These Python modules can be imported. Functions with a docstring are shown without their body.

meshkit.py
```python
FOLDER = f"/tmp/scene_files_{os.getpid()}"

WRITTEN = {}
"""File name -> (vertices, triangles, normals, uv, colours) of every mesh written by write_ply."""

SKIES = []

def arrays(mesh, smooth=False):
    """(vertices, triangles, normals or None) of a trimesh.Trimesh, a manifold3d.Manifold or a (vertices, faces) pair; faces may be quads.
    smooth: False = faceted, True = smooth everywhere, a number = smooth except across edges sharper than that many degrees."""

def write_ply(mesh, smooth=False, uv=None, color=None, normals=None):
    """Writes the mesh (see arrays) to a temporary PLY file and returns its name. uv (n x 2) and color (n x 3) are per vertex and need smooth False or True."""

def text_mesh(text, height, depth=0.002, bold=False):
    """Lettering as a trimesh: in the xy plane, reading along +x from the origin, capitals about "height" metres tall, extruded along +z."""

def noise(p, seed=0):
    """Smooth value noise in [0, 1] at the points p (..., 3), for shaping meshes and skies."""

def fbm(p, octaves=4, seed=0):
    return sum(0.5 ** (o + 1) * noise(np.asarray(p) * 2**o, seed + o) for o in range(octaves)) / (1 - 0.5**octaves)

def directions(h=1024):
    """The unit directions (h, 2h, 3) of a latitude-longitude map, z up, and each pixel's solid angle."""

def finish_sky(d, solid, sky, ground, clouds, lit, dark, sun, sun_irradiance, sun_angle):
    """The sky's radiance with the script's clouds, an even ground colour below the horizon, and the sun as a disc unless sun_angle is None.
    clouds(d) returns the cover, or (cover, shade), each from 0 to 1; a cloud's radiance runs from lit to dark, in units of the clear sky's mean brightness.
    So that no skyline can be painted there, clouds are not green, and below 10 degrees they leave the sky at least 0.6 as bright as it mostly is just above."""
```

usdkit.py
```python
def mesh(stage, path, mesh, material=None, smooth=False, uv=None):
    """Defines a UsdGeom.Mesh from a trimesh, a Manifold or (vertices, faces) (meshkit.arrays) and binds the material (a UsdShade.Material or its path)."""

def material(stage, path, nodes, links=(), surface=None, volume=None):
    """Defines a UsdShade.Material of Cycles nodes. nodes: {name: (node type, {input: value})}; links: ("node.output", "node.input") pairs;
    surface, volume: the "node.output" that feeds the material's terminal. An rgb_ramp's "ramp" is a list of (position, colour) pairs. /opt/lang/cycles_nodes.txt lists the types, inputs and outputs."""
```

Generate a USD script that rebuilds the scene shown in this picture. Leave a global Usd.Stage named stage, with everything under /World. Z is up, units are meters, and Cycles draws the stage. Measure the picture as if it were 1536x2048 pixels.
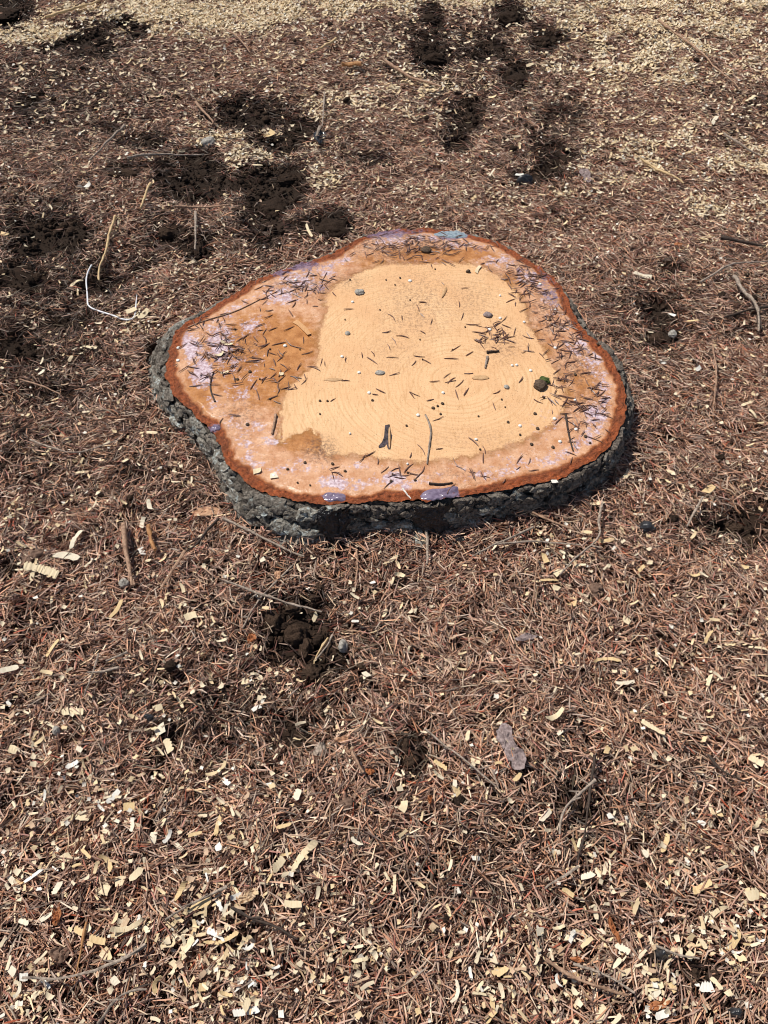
import math, random
import numpy as np
import shapely
from scipy.spatial import cKDTree
from scipy.interpolate import CubicSpline
import meshkit, usdkit
from pxr import Usd, UsdGeom, UsdLux, UsdShade, Sdf, Gf, Vt

stage = Usd.Stage.CreateInMemory()
UsdGeom.SetStageUpAxis(stage, 'Z'); UsdGeom.SetStageMetersPerUnit(stage, 1.0)
UsdGeom.Xform.Define(stage, '/World'); UsdGeom.Scope.Define(stage, '/World/Looks')
rng = np.random.default_rng(7); random.seed(7)

# ------------------------------------------------------------------ camera, sky, sun, exposure
CAM_H, PITCH, FOC = 0.80, math.radians(50.8), 1547.0      # metres, radians below the horizon, focal length in photo pixels
SUN_EL, SUN_AZ = math.radians(58), math.radians(-58)      # azimuth from +y (away from the camera) towards +x
EXPOSURE = -0.02
SKY_STRENGTH, SUN_INTENSITY = 0.062, 1.2
cam = UsdGeom.Camera.Define(stage, '/World/camera')
cam.AddTranslateOp().Set(Gf.Vec3d(0, 0, CAM_H)); cam.AddRotateXOp().Set(90 - math.degrees(PITCH))
cam.CreateHorizontalApertureAttr(24.0); cam.CreateVerticalApertureAttr(32.0)
cam.CreateFocalLengthAttr(24.0 * FOC / 1536.0)
cam.CreateClippingRangeAttr(Gf.Vec2f(0.02, 2000)); cam.CreateExposureAttr(EXPOSURE)
SD = np.array([math.sin(SUN_AZ) * math.cos(SUN_EL), math.cos(SUN_AZ) * math.cos(SUN_EL), math.sin(SUN_EL)])
sky_mat = usdkit.material(stage, '/World/Looks/sky', {
    'sky': ('sky_texture', {'sky_type': 'single_scattering', 'sun_disc': False, 'sun_elevation': SUN_EL, 'sun_rotation': math.atan2(SD[0], SD[1])}),
    'bg': ('background_shader', {'strength': SKY_STRENGTH})}, [('sky.color', 'bg.color')], surface='bg.background')
dome = UsdLux.DomeLight.Define(stage, '/World/sky'); dome.CreateIntensityAttr(1.0)
UsdShade.MaterialBindingAPI.Apply(dome.GetPrim()).Bind(sky_mat)
sun = UsdLux.DistantLight.Define(stage, '/World/sun')
sun.CreateIntensityAttr(SUN_INTENSITY); sun.CreateAngleAttr(0.55); sun.CreateNormalizeAttr(True); sun.CreateColorAttr(Gf.Vec3f(1.0, 0.95, 0.87))
zc = SD; xc = np.cross([0, 0, 1.0], zc); xc /= np.linalg.norm(xc); yc = np.cross(zc, xc)
sun.AddTransformOp().Set(Gf.Matrix4d(*[float(q) for q in (*xc, 0, *yc, 0, *zc, 0, 0, 0, 3, 1)]))

# ------------------------------------------------------------------ helpers
used = {}
def numbered(parent, name):
    k = parent + '/' + name
    n = used.get(k, 0); used[k] = n + 1
    return k if n == 0 else f'{k}_{n:03d}'
def tag(prim, label=None, cat=None, group=None, kind=None):
    p = prim.GetPrim() if hasattr(prim, 'GetPrim') else prim
    for k, v in (('label', label), ('category', cat), ('group', group), ('kind', kind)):
        if v: p.SetCustomDataByKey(k, v)
    return p
def obj(name, v, f, mat, parent='/World', loc=None, smooth=False, tint=None, prim_floats=None):
    path = numbered(parent, name)
    v = np.asarray(v, float)
    if loc is not None: v = v - np.asarray(loc)
    m = usdkit.mesh(stage, path, (v, np.asarray(f)), MAT[mat] if isinstance(mat, str) else mat, smooth)
    if loc is not None: m.AddTranslateOp().Set(Gf.Vec3d(*[float(q) for q in loc]))
    api = UsdGeom.PrimvarsAPI(m)
    if tint is not None:
        api.CreatePrimvar('tint', Sdf.ValueTypeNames.Color3fArray, 'vertex').Set(Vt.Vec3fArray.FromNumpy(np.asarray(tint, np.float32)))
    for k, a in (prim_floats or {}).items():
        api.CreatePrimvar(k, Sdf.ValueTypeNames.FloatArray, 'vertex').Set(Vt.FloatArray.FromNumpy(np.asarray(a, np.float32)))
    return m
class Graph:
    """A small builder of node graphs: add() returns 'node.output'; an argument that is such a string becomes a link."""
    def __init__(s): s.n, s.l = {}, []
    def add(s, kind, out, **kw):
        name = f'n{len(s.n)}'; vals = {}
        for k, v in kw.items():
            if isinstance(v, str) and '.' in v: s.l.append((v, f'{name}.{k}'))
            else: vals[k] = v
        s.n[name] = (kind, vals)
        return f'{name}.{out}'
    def math(s, t, a, b=0.0, c=0.0, clamp=False): return s.add('math', 'value', math_type=t, value1=a, value2=b, value3=c, use_clamp=clamp)
    def mapr(s, v, a, b, c=0.0, d=1.0): return s.add('map_range', 'result', value=v, from_min=a, from_max=b, to_min=c, to_max=d, clamp=True)
    def mix(s, f, a, b, t='mix'): return s.add('mix_color', 'result', blend_type=t, fac=f, a=a, b=b)
    def noise(s, vec, scale, detail=3.0, rough=0.55, dist=0.0, out='fac'): return s.add('noise_texture', out, vector=vec, scale=float(scale), detail=float(detail), roughness=rough, distortion=dist)
    def pos(s): return s.add('geometry', 'position')
    def attr(s, name, out='fac'): return s.add('attribute', out, attribute=name)
    def bump(s, h, strength, dist): return s.add('bump', 'normal', height=h, strength=strength, distance=dist)
    def make(s, name, **kw):
        o = s.add('principled_bsdf', 'BSDF', **kw)
        return usdkit.material(stage, '/World/Looks/' + name, s.n, s.l, surface=o)
MAT = {}

# picture <-> place
SP, CP = math.sin(PITCH), math.cos(PITCH)
def project(x, y, z):
    dz = CAM_H - z
    depth = y * CP + dz * SP
    return 768 + FOC * x / depth, 1024 + FOC * (dz * CP - y * SP) / depth
def ray(u, v):
    a, d = (np.asarray(u, float) - 768) / FOC, (np.asarray(v, float) - 1024) / FOC
    return a, CP - d * SP, -(SP + d * CP)
def on_plane(u, v, z):
    a, b, c = ray(u, v); t = (z - CAM_H) / c
    return np.stack([a * t, b * t, np.zeros_like(t) + z], -1)
def px_scale(v): return FOC * (SP + (v - 1024) / FOC * CP) / CAM_H        # pixels per metre of ground at a picture row

# ------------------------------------------------------------------ the shape of the ground
SOIL = [  # picture ellipse (cx, cy, rx, ry), bareness, pit depth in metres
    (385, 345, 62, 32, 1.0, .030), (400, 378, 75, 30, 1.0, .030), (545, 395, 62, 75, .92, .012), (545, 470, 60, 40, .75, .008), (662, 463, 36, 24, 1.0, -.006),
    (90, 478, 85, 42, .95, .022), (60, 560, 110, 55, .6, .016), (110, 640, 90, 60, .5, .012), (40, 700, 70, 50, .6, .014), (335, 470, 45, 26, .85, .014), (400, 500, 34, 34, .85, .012),
    (500, 235, 90, 30, .8, .012), (560, 295, 55, 24, .8, .012), (600, 255, 40, 22, .7, .01), (18, 28, 40, 42, 1.0, .02), (180, 95, 110, 34, .6, .012), (250, 60, 60, 25, .6, .01), (60, 190, 80, 60, .45, .01),
    (865, 110, 50, 40, .85, .010), (960, 105, 70, 34, .75, .010), (1020, 42, 34, 22, .95, -.01), (865, 45, 24, 20, .9, -.006), (1085, 85, 45, 24, .7, .008), (935, 240, 40, 48, .8, .024), (915, 290, 28, 30, .75, .02), (1030, 165, 34, 28, 1.0, -.005), (1120, 240, 60, 45, .5, .01),
    (1105, 325, 48, 42, .8, .022), (1055, 362, 34, 16, 1.0, .012), (740, 330, 50, 20, .75, .006), (248, 348, 34, 14, .9, -.004), (290, 285, 55, 26, .7, .01), (210, 245, 40, 20, .5, .008), (120, 415, 25, 14, .8, -.004),
    (1310, 625, 42, 30, .95, .014), (1312, 680, 36, 26, .95, .016), (1240, 670, 40, 30, .5, .01), (1345, 700, 50, 30, .3, .008), (1470, 1050, 62, 36, .85, .010), (1510, 1085, 36, 16, .9, -.002), (22, 1150, 24, 18, 1.0, .014), (200, 560, 60, 40, .75, .018), (250, 520, 70, 35, .5, .012),
    (585, 1265, 72, 62, .88, .006), (650, 1330, 52, 62, .72, .004), (640, 1200, 26, 22, .6, .0), (420, 1430, 90, 70, .55, .012), (450, 1480, 60, 45, .5, .012), (575, 1450, 60, 44, .75, .012), (350, 1330, 80, 50, .3, .006), (800, 1160, 26, 16, .6, .01),
    (825, 1505, 30, 44, .8, .0), (1150, 1605, 48, 50, .6, .010), (1395, 1945, 42, 36, .75, .004), (970, 1830, 80, 50, .25, .004), (1310, 1930, 30, 22, .4, .006), (1330, 545, 40, 16, .5, .01), (1390, 775, 45, 45, .35, .012), (270, 955, 30, 22, .35, .008), (110, 780, 150, 80, .28, .008), (60, 900, 120, 80, .22, .006), (1480, 250, 90, 60, .25, .006),
]
PALE = [  # picture ellipse where pale shavings gather, and how many
    (400, 45, 200, 30, 1.5), (560, 20, 200, 30, 1.0), (90, 75, 130, 22, .8), (780, 15, 130, 25, .8), (1000, 10, 140, 20, .6), (1250, 30, 200, 60, .75), (1330, 130, 220, 90, .45), (1430, 30, 160, 60, .6), (800, 200, 110, 50, .45), (700, 215, 120, 40, .35), (1450, 440, 110, 50, .8), (1300, 330, 220, 80, .4), (1480, 340, 90, 70, .5),
    (480, 300, 90, 40, .7), (430, 290, 60, 30, .6), (240, 625, 60, 28, .6), (300, 650, 60, 40, .6), (330, 560, 120, 60, .35), (640, 370, 60, 30, .4), (1010, 420, 240, 40, .3), (1120, 1085, 110, 90, .4), (60, 1150, 120, 50, .45), (100, 1050, 130, 60, .2), (40, 1350, 80, 60, .35), (110, 1500, 130, 60, .35), (300, 1650, 330, 110, .4), (250, 1790, 300, 110, .95), (350, 1900, 260, 130, 1.1), (90, 1960, 200, 120, .8), (600, 1960, 300, 110, .55), (560, 1760, 120, 90, .5), (1000, 1950, 230, 110, .5), (1300, 1960, 240, 120, .6), (1480, 1880, 120, 180, .45), (1250, 1720, 240, 80, .35), (1400, 1560, 160, 100, .22), (940, 1560, 120, 80, .2), (420, 1250, 60, 40, .4), (520, 1350, 50, 40, .5), (330, 1420, 50, 90, .3), (1300, 1330, 220, 70, .16), (1480, 1300, 60, 40, .3)]
DARK_LITTER = [(80,620,180,260,.8),(60,900,120,130,.45),(480,1420,220,120,.55),(110,200,260,150,.65),(560,300,210,110,.5),(950,120,230,130,.65),(1100,320,110,90,.55),(1310,640,110,100,.5),(1500,230,90,90,.45),(950,1760,210,110,.35),(1150,1620,130,110,.5),(1480,1050,110,70,.6),(1500,620,90,70,.45),(600,1280,170,130,.5),(300,960,150,80,.35),(400,470,200,80,.5)]  # picture ellipse where darker needles and soil crumbs are commoner, and how much
def blobs(px, py, table, col=4, power=2.0):  # soft spots; a higher power gives them harder edges
    out = np.zeros_like(px)
    for e in table:
        q = ((px - e[0]) / e[2]) ** 2 + ((py - e[1]) / e[3]) ** 2
        out = np.maximum(out, e[col] * np.exp(-q ** (power / 2) * (0.9 if power == 2 else .62))) if col == 4 else out + e[col] * np.exp(-q * 0.9)
    return out
STUMP_H = 0.064
# outline of the sawn face in the picture, clockwise from the left, and the foot of the bark
TOP_PX = [(331,723),(340,699),(350,668),(364,651),(398,631),(443,602),(474,582),(512,560),(547,546),(581,531),(647,511),(709,481),(750,464),(822,456),(872,457),(929,466),(965,474),(1008,489),(1036,506),(1063,521),(1090,539),(1108,556),(1130,588),(1144,616),(1158,645),(1187,677),(1215,702),(1233,738),(1249,774),(1251,814),(1240,854),(1219,893),(1176,925),(1130,950),(1072,965),(1001,979),(922,991),(850,1000),(768,1000),(699,1004),(630,1004),(581,998),(543,988),(505,974),(488,960),(471,943),(450,916),(440,888),(419,860),(395,836),(378,816),(347,788),(333,757)]
FOOT_PX = [(300,690),(286,735),(294,770),(318,812),(352,838),(398,872),(432,915),(450,965),(462,1020),(492,1060),(545,1082),(600,1096),(660,1082),(700,1066),(760,1060),(815,1048),(870,1036),(930,1022),(985,1010),(1060,1000),(1120,984),(1180,970),(1215,938),(1240,898),(1258,856),(1265,815),(1261,776),(1243,734)]
top = on_plane(*np.array(TOP_PX, float).T, STUMP_H)[:, :2]
CEN = np.array([0.02, float(top[:, 1].mean())])
def closed(points, n):
    p = np.vstack([points, points[:1]]); s = np.r_[0, np.cumsum(np.linalg.norm(np.diff(p, axis=0), axis=1))]
    return CubicSpline(s, p, bc_type='periodic')(np.linspace(0, s[-1], n, endpoint=False))
tc = closed(top, 1600)
ang = np.arctan2(*(tc - CEN).T[::-1]); order = np.argsort(ang); ang_s, rad_s = ang[order], np.linalg.norm(tc - CEN, axis=1)[order]
def r_top(th): return np.interp(th, ang_s, rad_s, period=2 * math.pi)
foot = on_plane(*np.array(FOOT_PX, float).T, 0.012)[:, :2]
fa, fr = np.arctan2(*(foot - CEN).T[::-1]), np.linalg.norm(foot - CEN, axis=1)
flare_known = np.maximum(fr - r_top(fa), 0.012)
back = np.radians([35, 60, 90, 120, 145]); fa2 = np.r_[fa, back]; fl2 = np.r_[flare_known, np.full(5, .022)]
o = np.argsort(fa2)
def flare(th): return np.interp(th, fa2[o], fl2[o], period=2 * math.pi)
def r_foot(th): return r_top(th) + flare(th)

def stump_gap(x, y):
    """Metres outside the stump's foot (negative inside)."""
    return np.hypot(x - CEN[0], y - CEN[1]) - r_foot(np.arctan2(y - CEN[1], x - CEN[0]))
def gz(x, y):
    x, y = np.asarray(x, float), np.asarray(y, float)
    p = np.stack([x, y, np.zeros_like(x)], -1)
    z = (meshkit.fbm(p * 4.5, 3, 11) - .5) * .040 + (meshkit.fbm(p * 17, 3, 21) - .5) * .020 + (meshkit.fbm(p * 60, 2, 31) - .5) * .006
    near = np.clip(stump_gap(x, y) / .16, 0, 1)
    z = z * (.25 + .75 * near)
    px, py = project(x, np.clip(y, .02, 3.2), 0.0)
    z = z - .7 * blobs(px, py, SOIL, 5) * (.35 + .65 * near)
    return z
def soilness(x, y):
    px, py = project(x, y, 0.0); p = np.stack([x, y, np.zeros_like(x)], -1)
    n = .6 * meshkit.fbm(p * 17, 3, 5) + .4 * meshkit.fbm(p * 75, 3, 6); b_ = blobs(px, py, SOIL, 4, 2.6)
    return np.clip(1.6 * (b_ * 1.4 - .34) + 3.2 * (n - .5) * np.clip(b_ * 3, 0, 1), 0, 1)
def paleness(x, y):
    px, py = project(x, y, 0.0)
    n = meshkit.fbm(np.stack([x, y, np.zeros_like(x)], -1) * 20, 3, 8)
    return blobs(px, py, PALE, 4) * np.clip(n * 3.2 - .9, .1, 2)
def at(u, v, lift=0.0):
    z = np.zeros_like(np.asarray(u, float))
    for _ in range(5):
        p = on_plane(u, v, z); z = gz(p[..., 0], p[..., 1]) + lift
    return np.concatenate([p[..., :2], np.asarray(z)[..., None]], -1)

# ------------------------------------------------------------------ materials
g = Graph(); P = g.pos()
c = g.mix(g.mapr(g.noise(P, 70, 5, .7), .35, .65), (.022, .014, .010), (.060, .034, .023))
c = g.mix(g.mapr(g.noise(P, 420, 4, .7), .55, .7), c, (.11, .065, .045))
soil_attr = g.attr('soil')
c = g.mix(soil_attr, c, g.mix(g.noise(P, 300, 4, .7), (.016, .011, .008), (.055, .036, .026)))
MAT['ground'] = g.make('ground', base_color=c, roughness=.95, specular_ior_level=.15, normal=g.bump(g.noise(P, 500, 5, .75), .8, .004))

g = Graph(); r = g.add('object_info', 'random')
c = g.add('hsv', 'color', color=g.attr('tint', 'color'), value=g.mapr(r, 0, 1, .78, 1.25), hue=.5, saturation=g.mapr(g.math('fract' if 0 else 'fraction', g.math('multiply', r, 17.3)), 0, 1, .75, 1.12), fac=1.0)
MAT['needle'] = g.make('needle', base_color=c, roughness=.55, specular_ior_level=.25)
g = Graph(); c = g.mix(g.add('geometry', 'random_per_island'), (.19, .095, .065), (.38, .21, .14))
MAT['stump_needle'] = g.make('stump_needle', base_color=c, roughness=.45)
g = Graph(); c = g.mix(g.add('geometry', 'random_per_island'), (.15, .078, .062), (.34, .19, .14))
MAT['stump_needle_dark'] = g.make('stump_needle_dark', base_color=c, roughness=.45)

def wood(name, a, b):
    g = Graph(); P = g.pos()
    st = g.noise(g.add('mapping', 'vector', vector=P, scale=(1, .22, 1), rotation=(0, 0, 0.6)), 900, 3)
    c = g.mix(g.mapr(st, .3, .7), a, b)
    MAT[name] = g.make(name, base_color=c, roughness=.7, specular_ior_level=.25, normal=g.bump(st, .35, .0006))
wood('chip_cream', (.68, .54, .34), (.76, .64, .44)); wood('chip_pale', (.70, .61, .46), (.78, .70, .55)); wood('chip_honey', (.60, .42, .21), (.70, .53, .30))
wood('chip_sliver', (.52, .27, .12), (.66, .38, .18)); wood('chip_tan', (.45, .31, .19), (.60, .45, .30)); wood('chip_white', (.74, .70, .62), (.80, .77, .70))
MAT['shaving'] = None
g = Graph(); r = g.add('object_info', 'random')
c = g.add('hsv', 'color', color=g.attr('tint', 'color'), value=g.mapr(r, 0, 1, .85, 1.12), hue=.5, saturation=1.0, fac=1.0)
MAT['shaving'] = g.make('shaving', base_color=c, roughness=.75, specular_ior_level=.2)

def rough_mat(name, a, b, scale=220, rough=.85, bump=.6, dist=.002, lo=.35, hi=.65, spec=.25, extra=None):
    g = Graph(); P = g.pos(); n = g.noise(P, scale, 5, .65)
    c = g.mix(g.mapr(n, lo, hi), a, b)
    if extra: c = g.mix(g.mapr(g.noise(P, scale * extra[1], 3, .6), extra[2], extra[2] + .08), c, extra[0])
    MAT[name] = g.make(name, base_color=c, roughness=rough, specular_ior_level=spec, normal=g.bump(n, bump, dist))
rough_mat('soil', (.014, .0095, .007), (.055, .035, .025), 420, .95, .9, .003, spec=.1)
rough_mat('clod', (.030, .019, .013), (.088, .056, .039), 380, .95, .9, .003, spec=.1)
rough_mat('twig_brown', (.20, .115, .075), (.48, .31, .21), 320, .75, .5, .001)
rough_mat('twig_grey', (.16, .125, .098), (.46, .37, .30), 320, .8, .5, .001)
rough_mat('twig_dark', (.030, .022, .018), (.085, .058, .045), 320, .7, .5, .001)
rough_mat('twig_straw', (.45, .30, .15), (.66, .49, .28), 320, .7, .4, .001)
rough_mat('twig_orange', (.30, .13, .05), (.50, .27, .12), 200, .7, .4, .001)
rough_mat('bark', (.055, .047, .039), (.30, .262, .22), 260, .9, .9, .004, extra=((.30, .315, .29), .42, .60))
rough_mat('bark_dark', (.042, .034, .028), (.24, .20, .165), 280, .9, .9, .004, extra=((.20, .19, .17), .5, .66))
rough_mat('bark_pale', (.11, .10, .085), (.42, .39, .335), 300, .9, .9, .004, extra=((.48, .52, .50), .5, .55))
rough_mat('bark_base', (.026, .021, .017), (.17, .143, .118), 240, .95, .9, .006)
rough_mat('flake_grey', (.15, .11, .105), (.38, .30, .29), 330, .8, .6, .002)
rough_mat('flake_red', (.30, .10, .04), (.45, .19, .08), 260, .7, .5, .001)
rough_mat('flake_tan', (.40, .22, .13), (.56, .34, .21), 200, .75, .5, .001)
rough_mat('flake_brown', (.12, .07, .05), (.22, .14, .10), 220, .75, .5, .001)
rough_mat('stone_grey', (.19, .17, .15), (.46, .43, .38), 420, .7, .4, .001)
rough_mat('stone_dark', (.020, .020, .022), (.055, .055, .06), 200, .28, .3, .001, spec=.5)
rough_mat('crumb', (.040, .026, .018), (.15, .10, .065), 500, .8, .5, .001)
rough_mat('moss', (.035, .05, .012), (.11, .14, .04), 500, .9, .6, .002)
rough_mat('bead', (.78, .76, .70), (.88, .87, .84), 300, .5, .1, .0005)
rough_mat('wire', (.80, .80, .82), (.88, .88, .90), 200, .35, .05, .0003, spec=.5)
rough_mat('crack', (.010, .008, .010), (.10, .075, .085), 240, .6, .8, .002)
rough_mat('seed', (.46, .27, .13), (.62, .40, .22), 300, .5, .3, .0005)
g = Graph(); P = g.pos(); n = g.noise(P, 160, 4)
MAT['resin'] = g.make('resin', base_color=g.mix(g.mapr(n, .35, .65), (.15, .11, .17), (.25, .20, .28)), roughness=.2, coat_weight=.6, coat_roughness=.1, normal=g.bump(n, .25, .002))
g = Graph(); P = g.pos(); n = g.noise(P, 230, 4)
MAT['resin_black'] = g.make('resin_black', base_color=g.mix(g.mapr(n, .5, .75), (.008, .007, .008), (.05, .045, .05)), roughness=.2, normal=g.bump(n, .9, .004))

# the sawn face
PITH = on_plane(np.array(912.), np.array(762.), STUMP_H)
g = Graph(); P = g.pos()
n_mid, n_fine, n_low = g.noise(P, 75, 4, .6), g.noise(P, 420, 3, .6), g.noise(P, 16, 3, .5)
dry = g.mapr(g.math('add', g.attr('dry'), g.math('add', g.math('multiply', g.math('subtract', n_mid, .5), .026), g.math('multiply', g.math('subtract', n_fine, .5), .008))), -.002, .003)
Q = g.add('mapping', 'vector', vector=P, location=(-float(PITH[0]), -float(PITH[1]), 0.0))
QL = g.add('vector_math', 'value', math_type='length', vector1=Q)
wob = g.math('add', QL, g.math('multiply', g.math('subtract', g.noise(P, 7, 2, .5), .5), .014))
rings = g.add('noise_texture', 'fac', dimensions='1D', w=wob, scale=290.0, detail=2.0, roughness=.6)
saw = g.noise(g.add('mapping', 'vector', vector=P, scale=(.10, 1, 1), rotation=(0, 0, -.25)), 620, 4, .65)
rays = g.noise(g.add('mapping', 'vector', vector=P, scale=(1, .16, 1), rotation=(0, 0, .12)), 330, 4, .65)
heart = g.mix(g.mapr(n_low, .3, .7), (.70, .40, .20), (.78, .49, .265))
pale = g.attr('pale')
heart = g.mix(g.math('multiply', pale, .6), heart, (.82, .55, .31))
heart = g.mix(g.math('multiply', g.mapr(rings, .48, .62), g.mapr(n_low, .36, .60, .06, .34)), heart, (.50, .26, .10))
heart = g.mix(g.math('multiply', g.mapr(saw, .55, .72), .35), heart, (.54, .30, .135))
heart = g.mix(g.math('multiply', g.mapr(saw, .45, .30), .30), heart, (.84, .56, .33))
heart = g.mix(g.math('multiply', g.mapr(rays, .52, .68), .5), heart, (.50, .27, .11))
sap = g.mix(g.mapr(g.noise(P, 60, 7, .75), .36, .62), (.52, .24, .115), (.72, .43, .265))
sap = g.mix(g.math('multiply', g.mapr(g.noise(P, 170, 6, .8), .55, .67), .35), sap, (.38, .17, .07))
sap = g.mix(g.math('multiply', g.mapr(g.noise(P, 120, 6, .75), .58, .70), .6), sap, (.80, .58, .46))
orange = g.mix(g.mapr(g.noise(P, 60, 7, .75), .36, .62), (.36, .14, .042), (.58, .27, .10))
orange = g.mix(g.math('multiply', g.mapr(g.noise(P, 190, 6, .8), .55, .68), .35), orange, (.24, .085, .03))
wet = g.mix(g.mapr(g.math('add', g.attr('orange'), g.math('subtract', n_mid, .5)), .35, .65), sap, orange)
edge = g.mapr(g.math('absolute', g.math('add', g.attr('dry'), g.math('multiply', g.math('subtract', n_mid, .5), .02))), 0.0, .013, 1.0, 0.0)
wet = g.mix(g.math('multiply', edge, g.mapr(n_mid, .35, .6, .3, .95)), wet, (.30, .135, .04))
col = g.mix(dry, wet, heart)
# dirt: fine dark specks
col = g.mix(g.math('multiply', g.mapr(g.noise(P, 650, 2, .5), .65, .71), .75), col, (.10, .06, .035))
col = g.mix(g.math('multiply', g.mapr(g.noise(P, 330, 3, .6), .68, .73), g.mix(dry, (.9, .9, .9), (.35, .35, .35))), col, (.085, .045, .028))
grime = g.mapr(g.math('multiply', g.attr('grime'), g.mapr(g.noise(P, 260, 5, .75), .40, .62)), .12, .6)
col = g.mix(g.math('multiply', grime, .8), col, (.15, .08, .055))
# dried resin, its lilac sheen painted into the colour
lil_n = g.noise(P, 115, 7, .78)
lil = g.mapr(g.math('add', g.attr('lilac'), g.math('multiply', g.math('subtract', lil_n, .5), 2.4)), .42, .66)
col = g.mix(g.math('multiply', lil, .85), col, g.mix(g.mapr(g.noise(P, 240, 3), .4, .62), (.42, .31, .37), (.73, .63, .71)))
# reddish inner bark round the edge
rw = g.math('add', g.attr('rim'), g.math('add', g.math('multiply', g.math('subtract', n_mid, .5), .010), g.math('multiply', g.math('subtract', n_low, .5), .020)))
rim = g.mapr(rw, .0135, .0175, 1.0, 0.0)
fibre = g.noise(P, 330, 5, .75)
rimc = g.mix(g.mapr(fibre, .33, .68), (.11, .024, .009), (.46, .115, .032))
rimc = g.mix(g.mapr(g.noise(P, 45, 5, .7), .42, .62, 0, .6), rimc, (.115, .034, .014))
rimc = g.mix(g.mapr(rw, .0105, .0145, 0, .5), rimc, (.50, .20, .07))
rimc = g.mix(g.mapr(g.math('absolute', g.math('subtract', rw, .011)), 0.0, .002, .6, 0.0), rimc, (.13, .035, .014))
rimc = g.mix(g.mapr(g.noise(P, 800, 2), .62, .72, 0, .7), rimc, (.52, .25, .11))
col = g.mix(rim, col, rimc)
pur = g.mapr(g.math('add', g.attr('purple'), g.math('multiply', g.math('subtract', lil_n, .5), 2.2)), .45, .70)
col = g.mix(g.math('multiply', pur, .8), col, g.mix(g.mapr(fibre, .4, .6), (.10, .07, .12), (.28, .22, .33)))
rgh = g.mix(rim, g.mix(dry, g.mix(lil, (.22, .22, .22), (.3, .3, .3)), (.7, .7, .7)), (.85, .85, .85))
h = g.math('add', g.math('multiply', g.noise(P, 300, 5, .7), .8), g.math('multiply', rays, .5))
h = g.math('add', h, g.math('multiply', g.math('multiply', rim, fibre), 3.5))
h = g.math('add', h, g.math('multiply', saw, .6))
MAT['cut_wood'] = g.make('cut_wood', base_color=col, roughness=g.add('rgb_to_bw', 'val', color=rgh), specular_ior_level=.35, normal=g.bump(h, .5, .0011))

# ------------------------------------------------------------------ ground sheet
def graded(lo, hi, step, far, ratio=1.35):
    a = list(np.arange(lo, hi + step / 2, step)); s, x, e = step, hi, []
    while x < far: s *= ratio; x += s; e.append(x)
    s, x, b = step, lo, []
    while x > -far: s *= ratio; x -= s; b.append(x)
    return np.array(b[::-1] + a + e)
gx, gy = graded(-1.5, 1.5, .0075, 60), graded(-.1, 2.95, .0075, 60)
X, Y = np.meshgrid(gx, gy); Z = gz(X, Y)
Z = np.where((np.abs(X) > 1.6) | (Y < -.2) | (Y > 3.1), np.clip(Z, -.01, .02), Z)
inside = stump_gap(X, Y) < -.05
nx, ny = len(gx), len(gy)
ii, jj = np.meshgrid(np.arange(ny - 1), np.arange(nx - 1), indexing='ij'); k = (ii * nx + jj).ravel()
F = np.stack([k, k + 1, k + nx + 1, k + nx], 1)
inview = (Y > -.2) & (Y < 3.2) & (np.abs(X) < 1.7)
so = np.where(inview, soilness(X, np.clip(Y, .02, 3.2)), 0.0)
ground = obj('ground', np.stack([X, Y, Z], -1).reshape(-1, 3), F, 'ground', smooth=True, prim_floats={'soil': so.ravel()})
tag(ground, 'dark forest soil under the needle litter', kind='structure')

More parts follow.
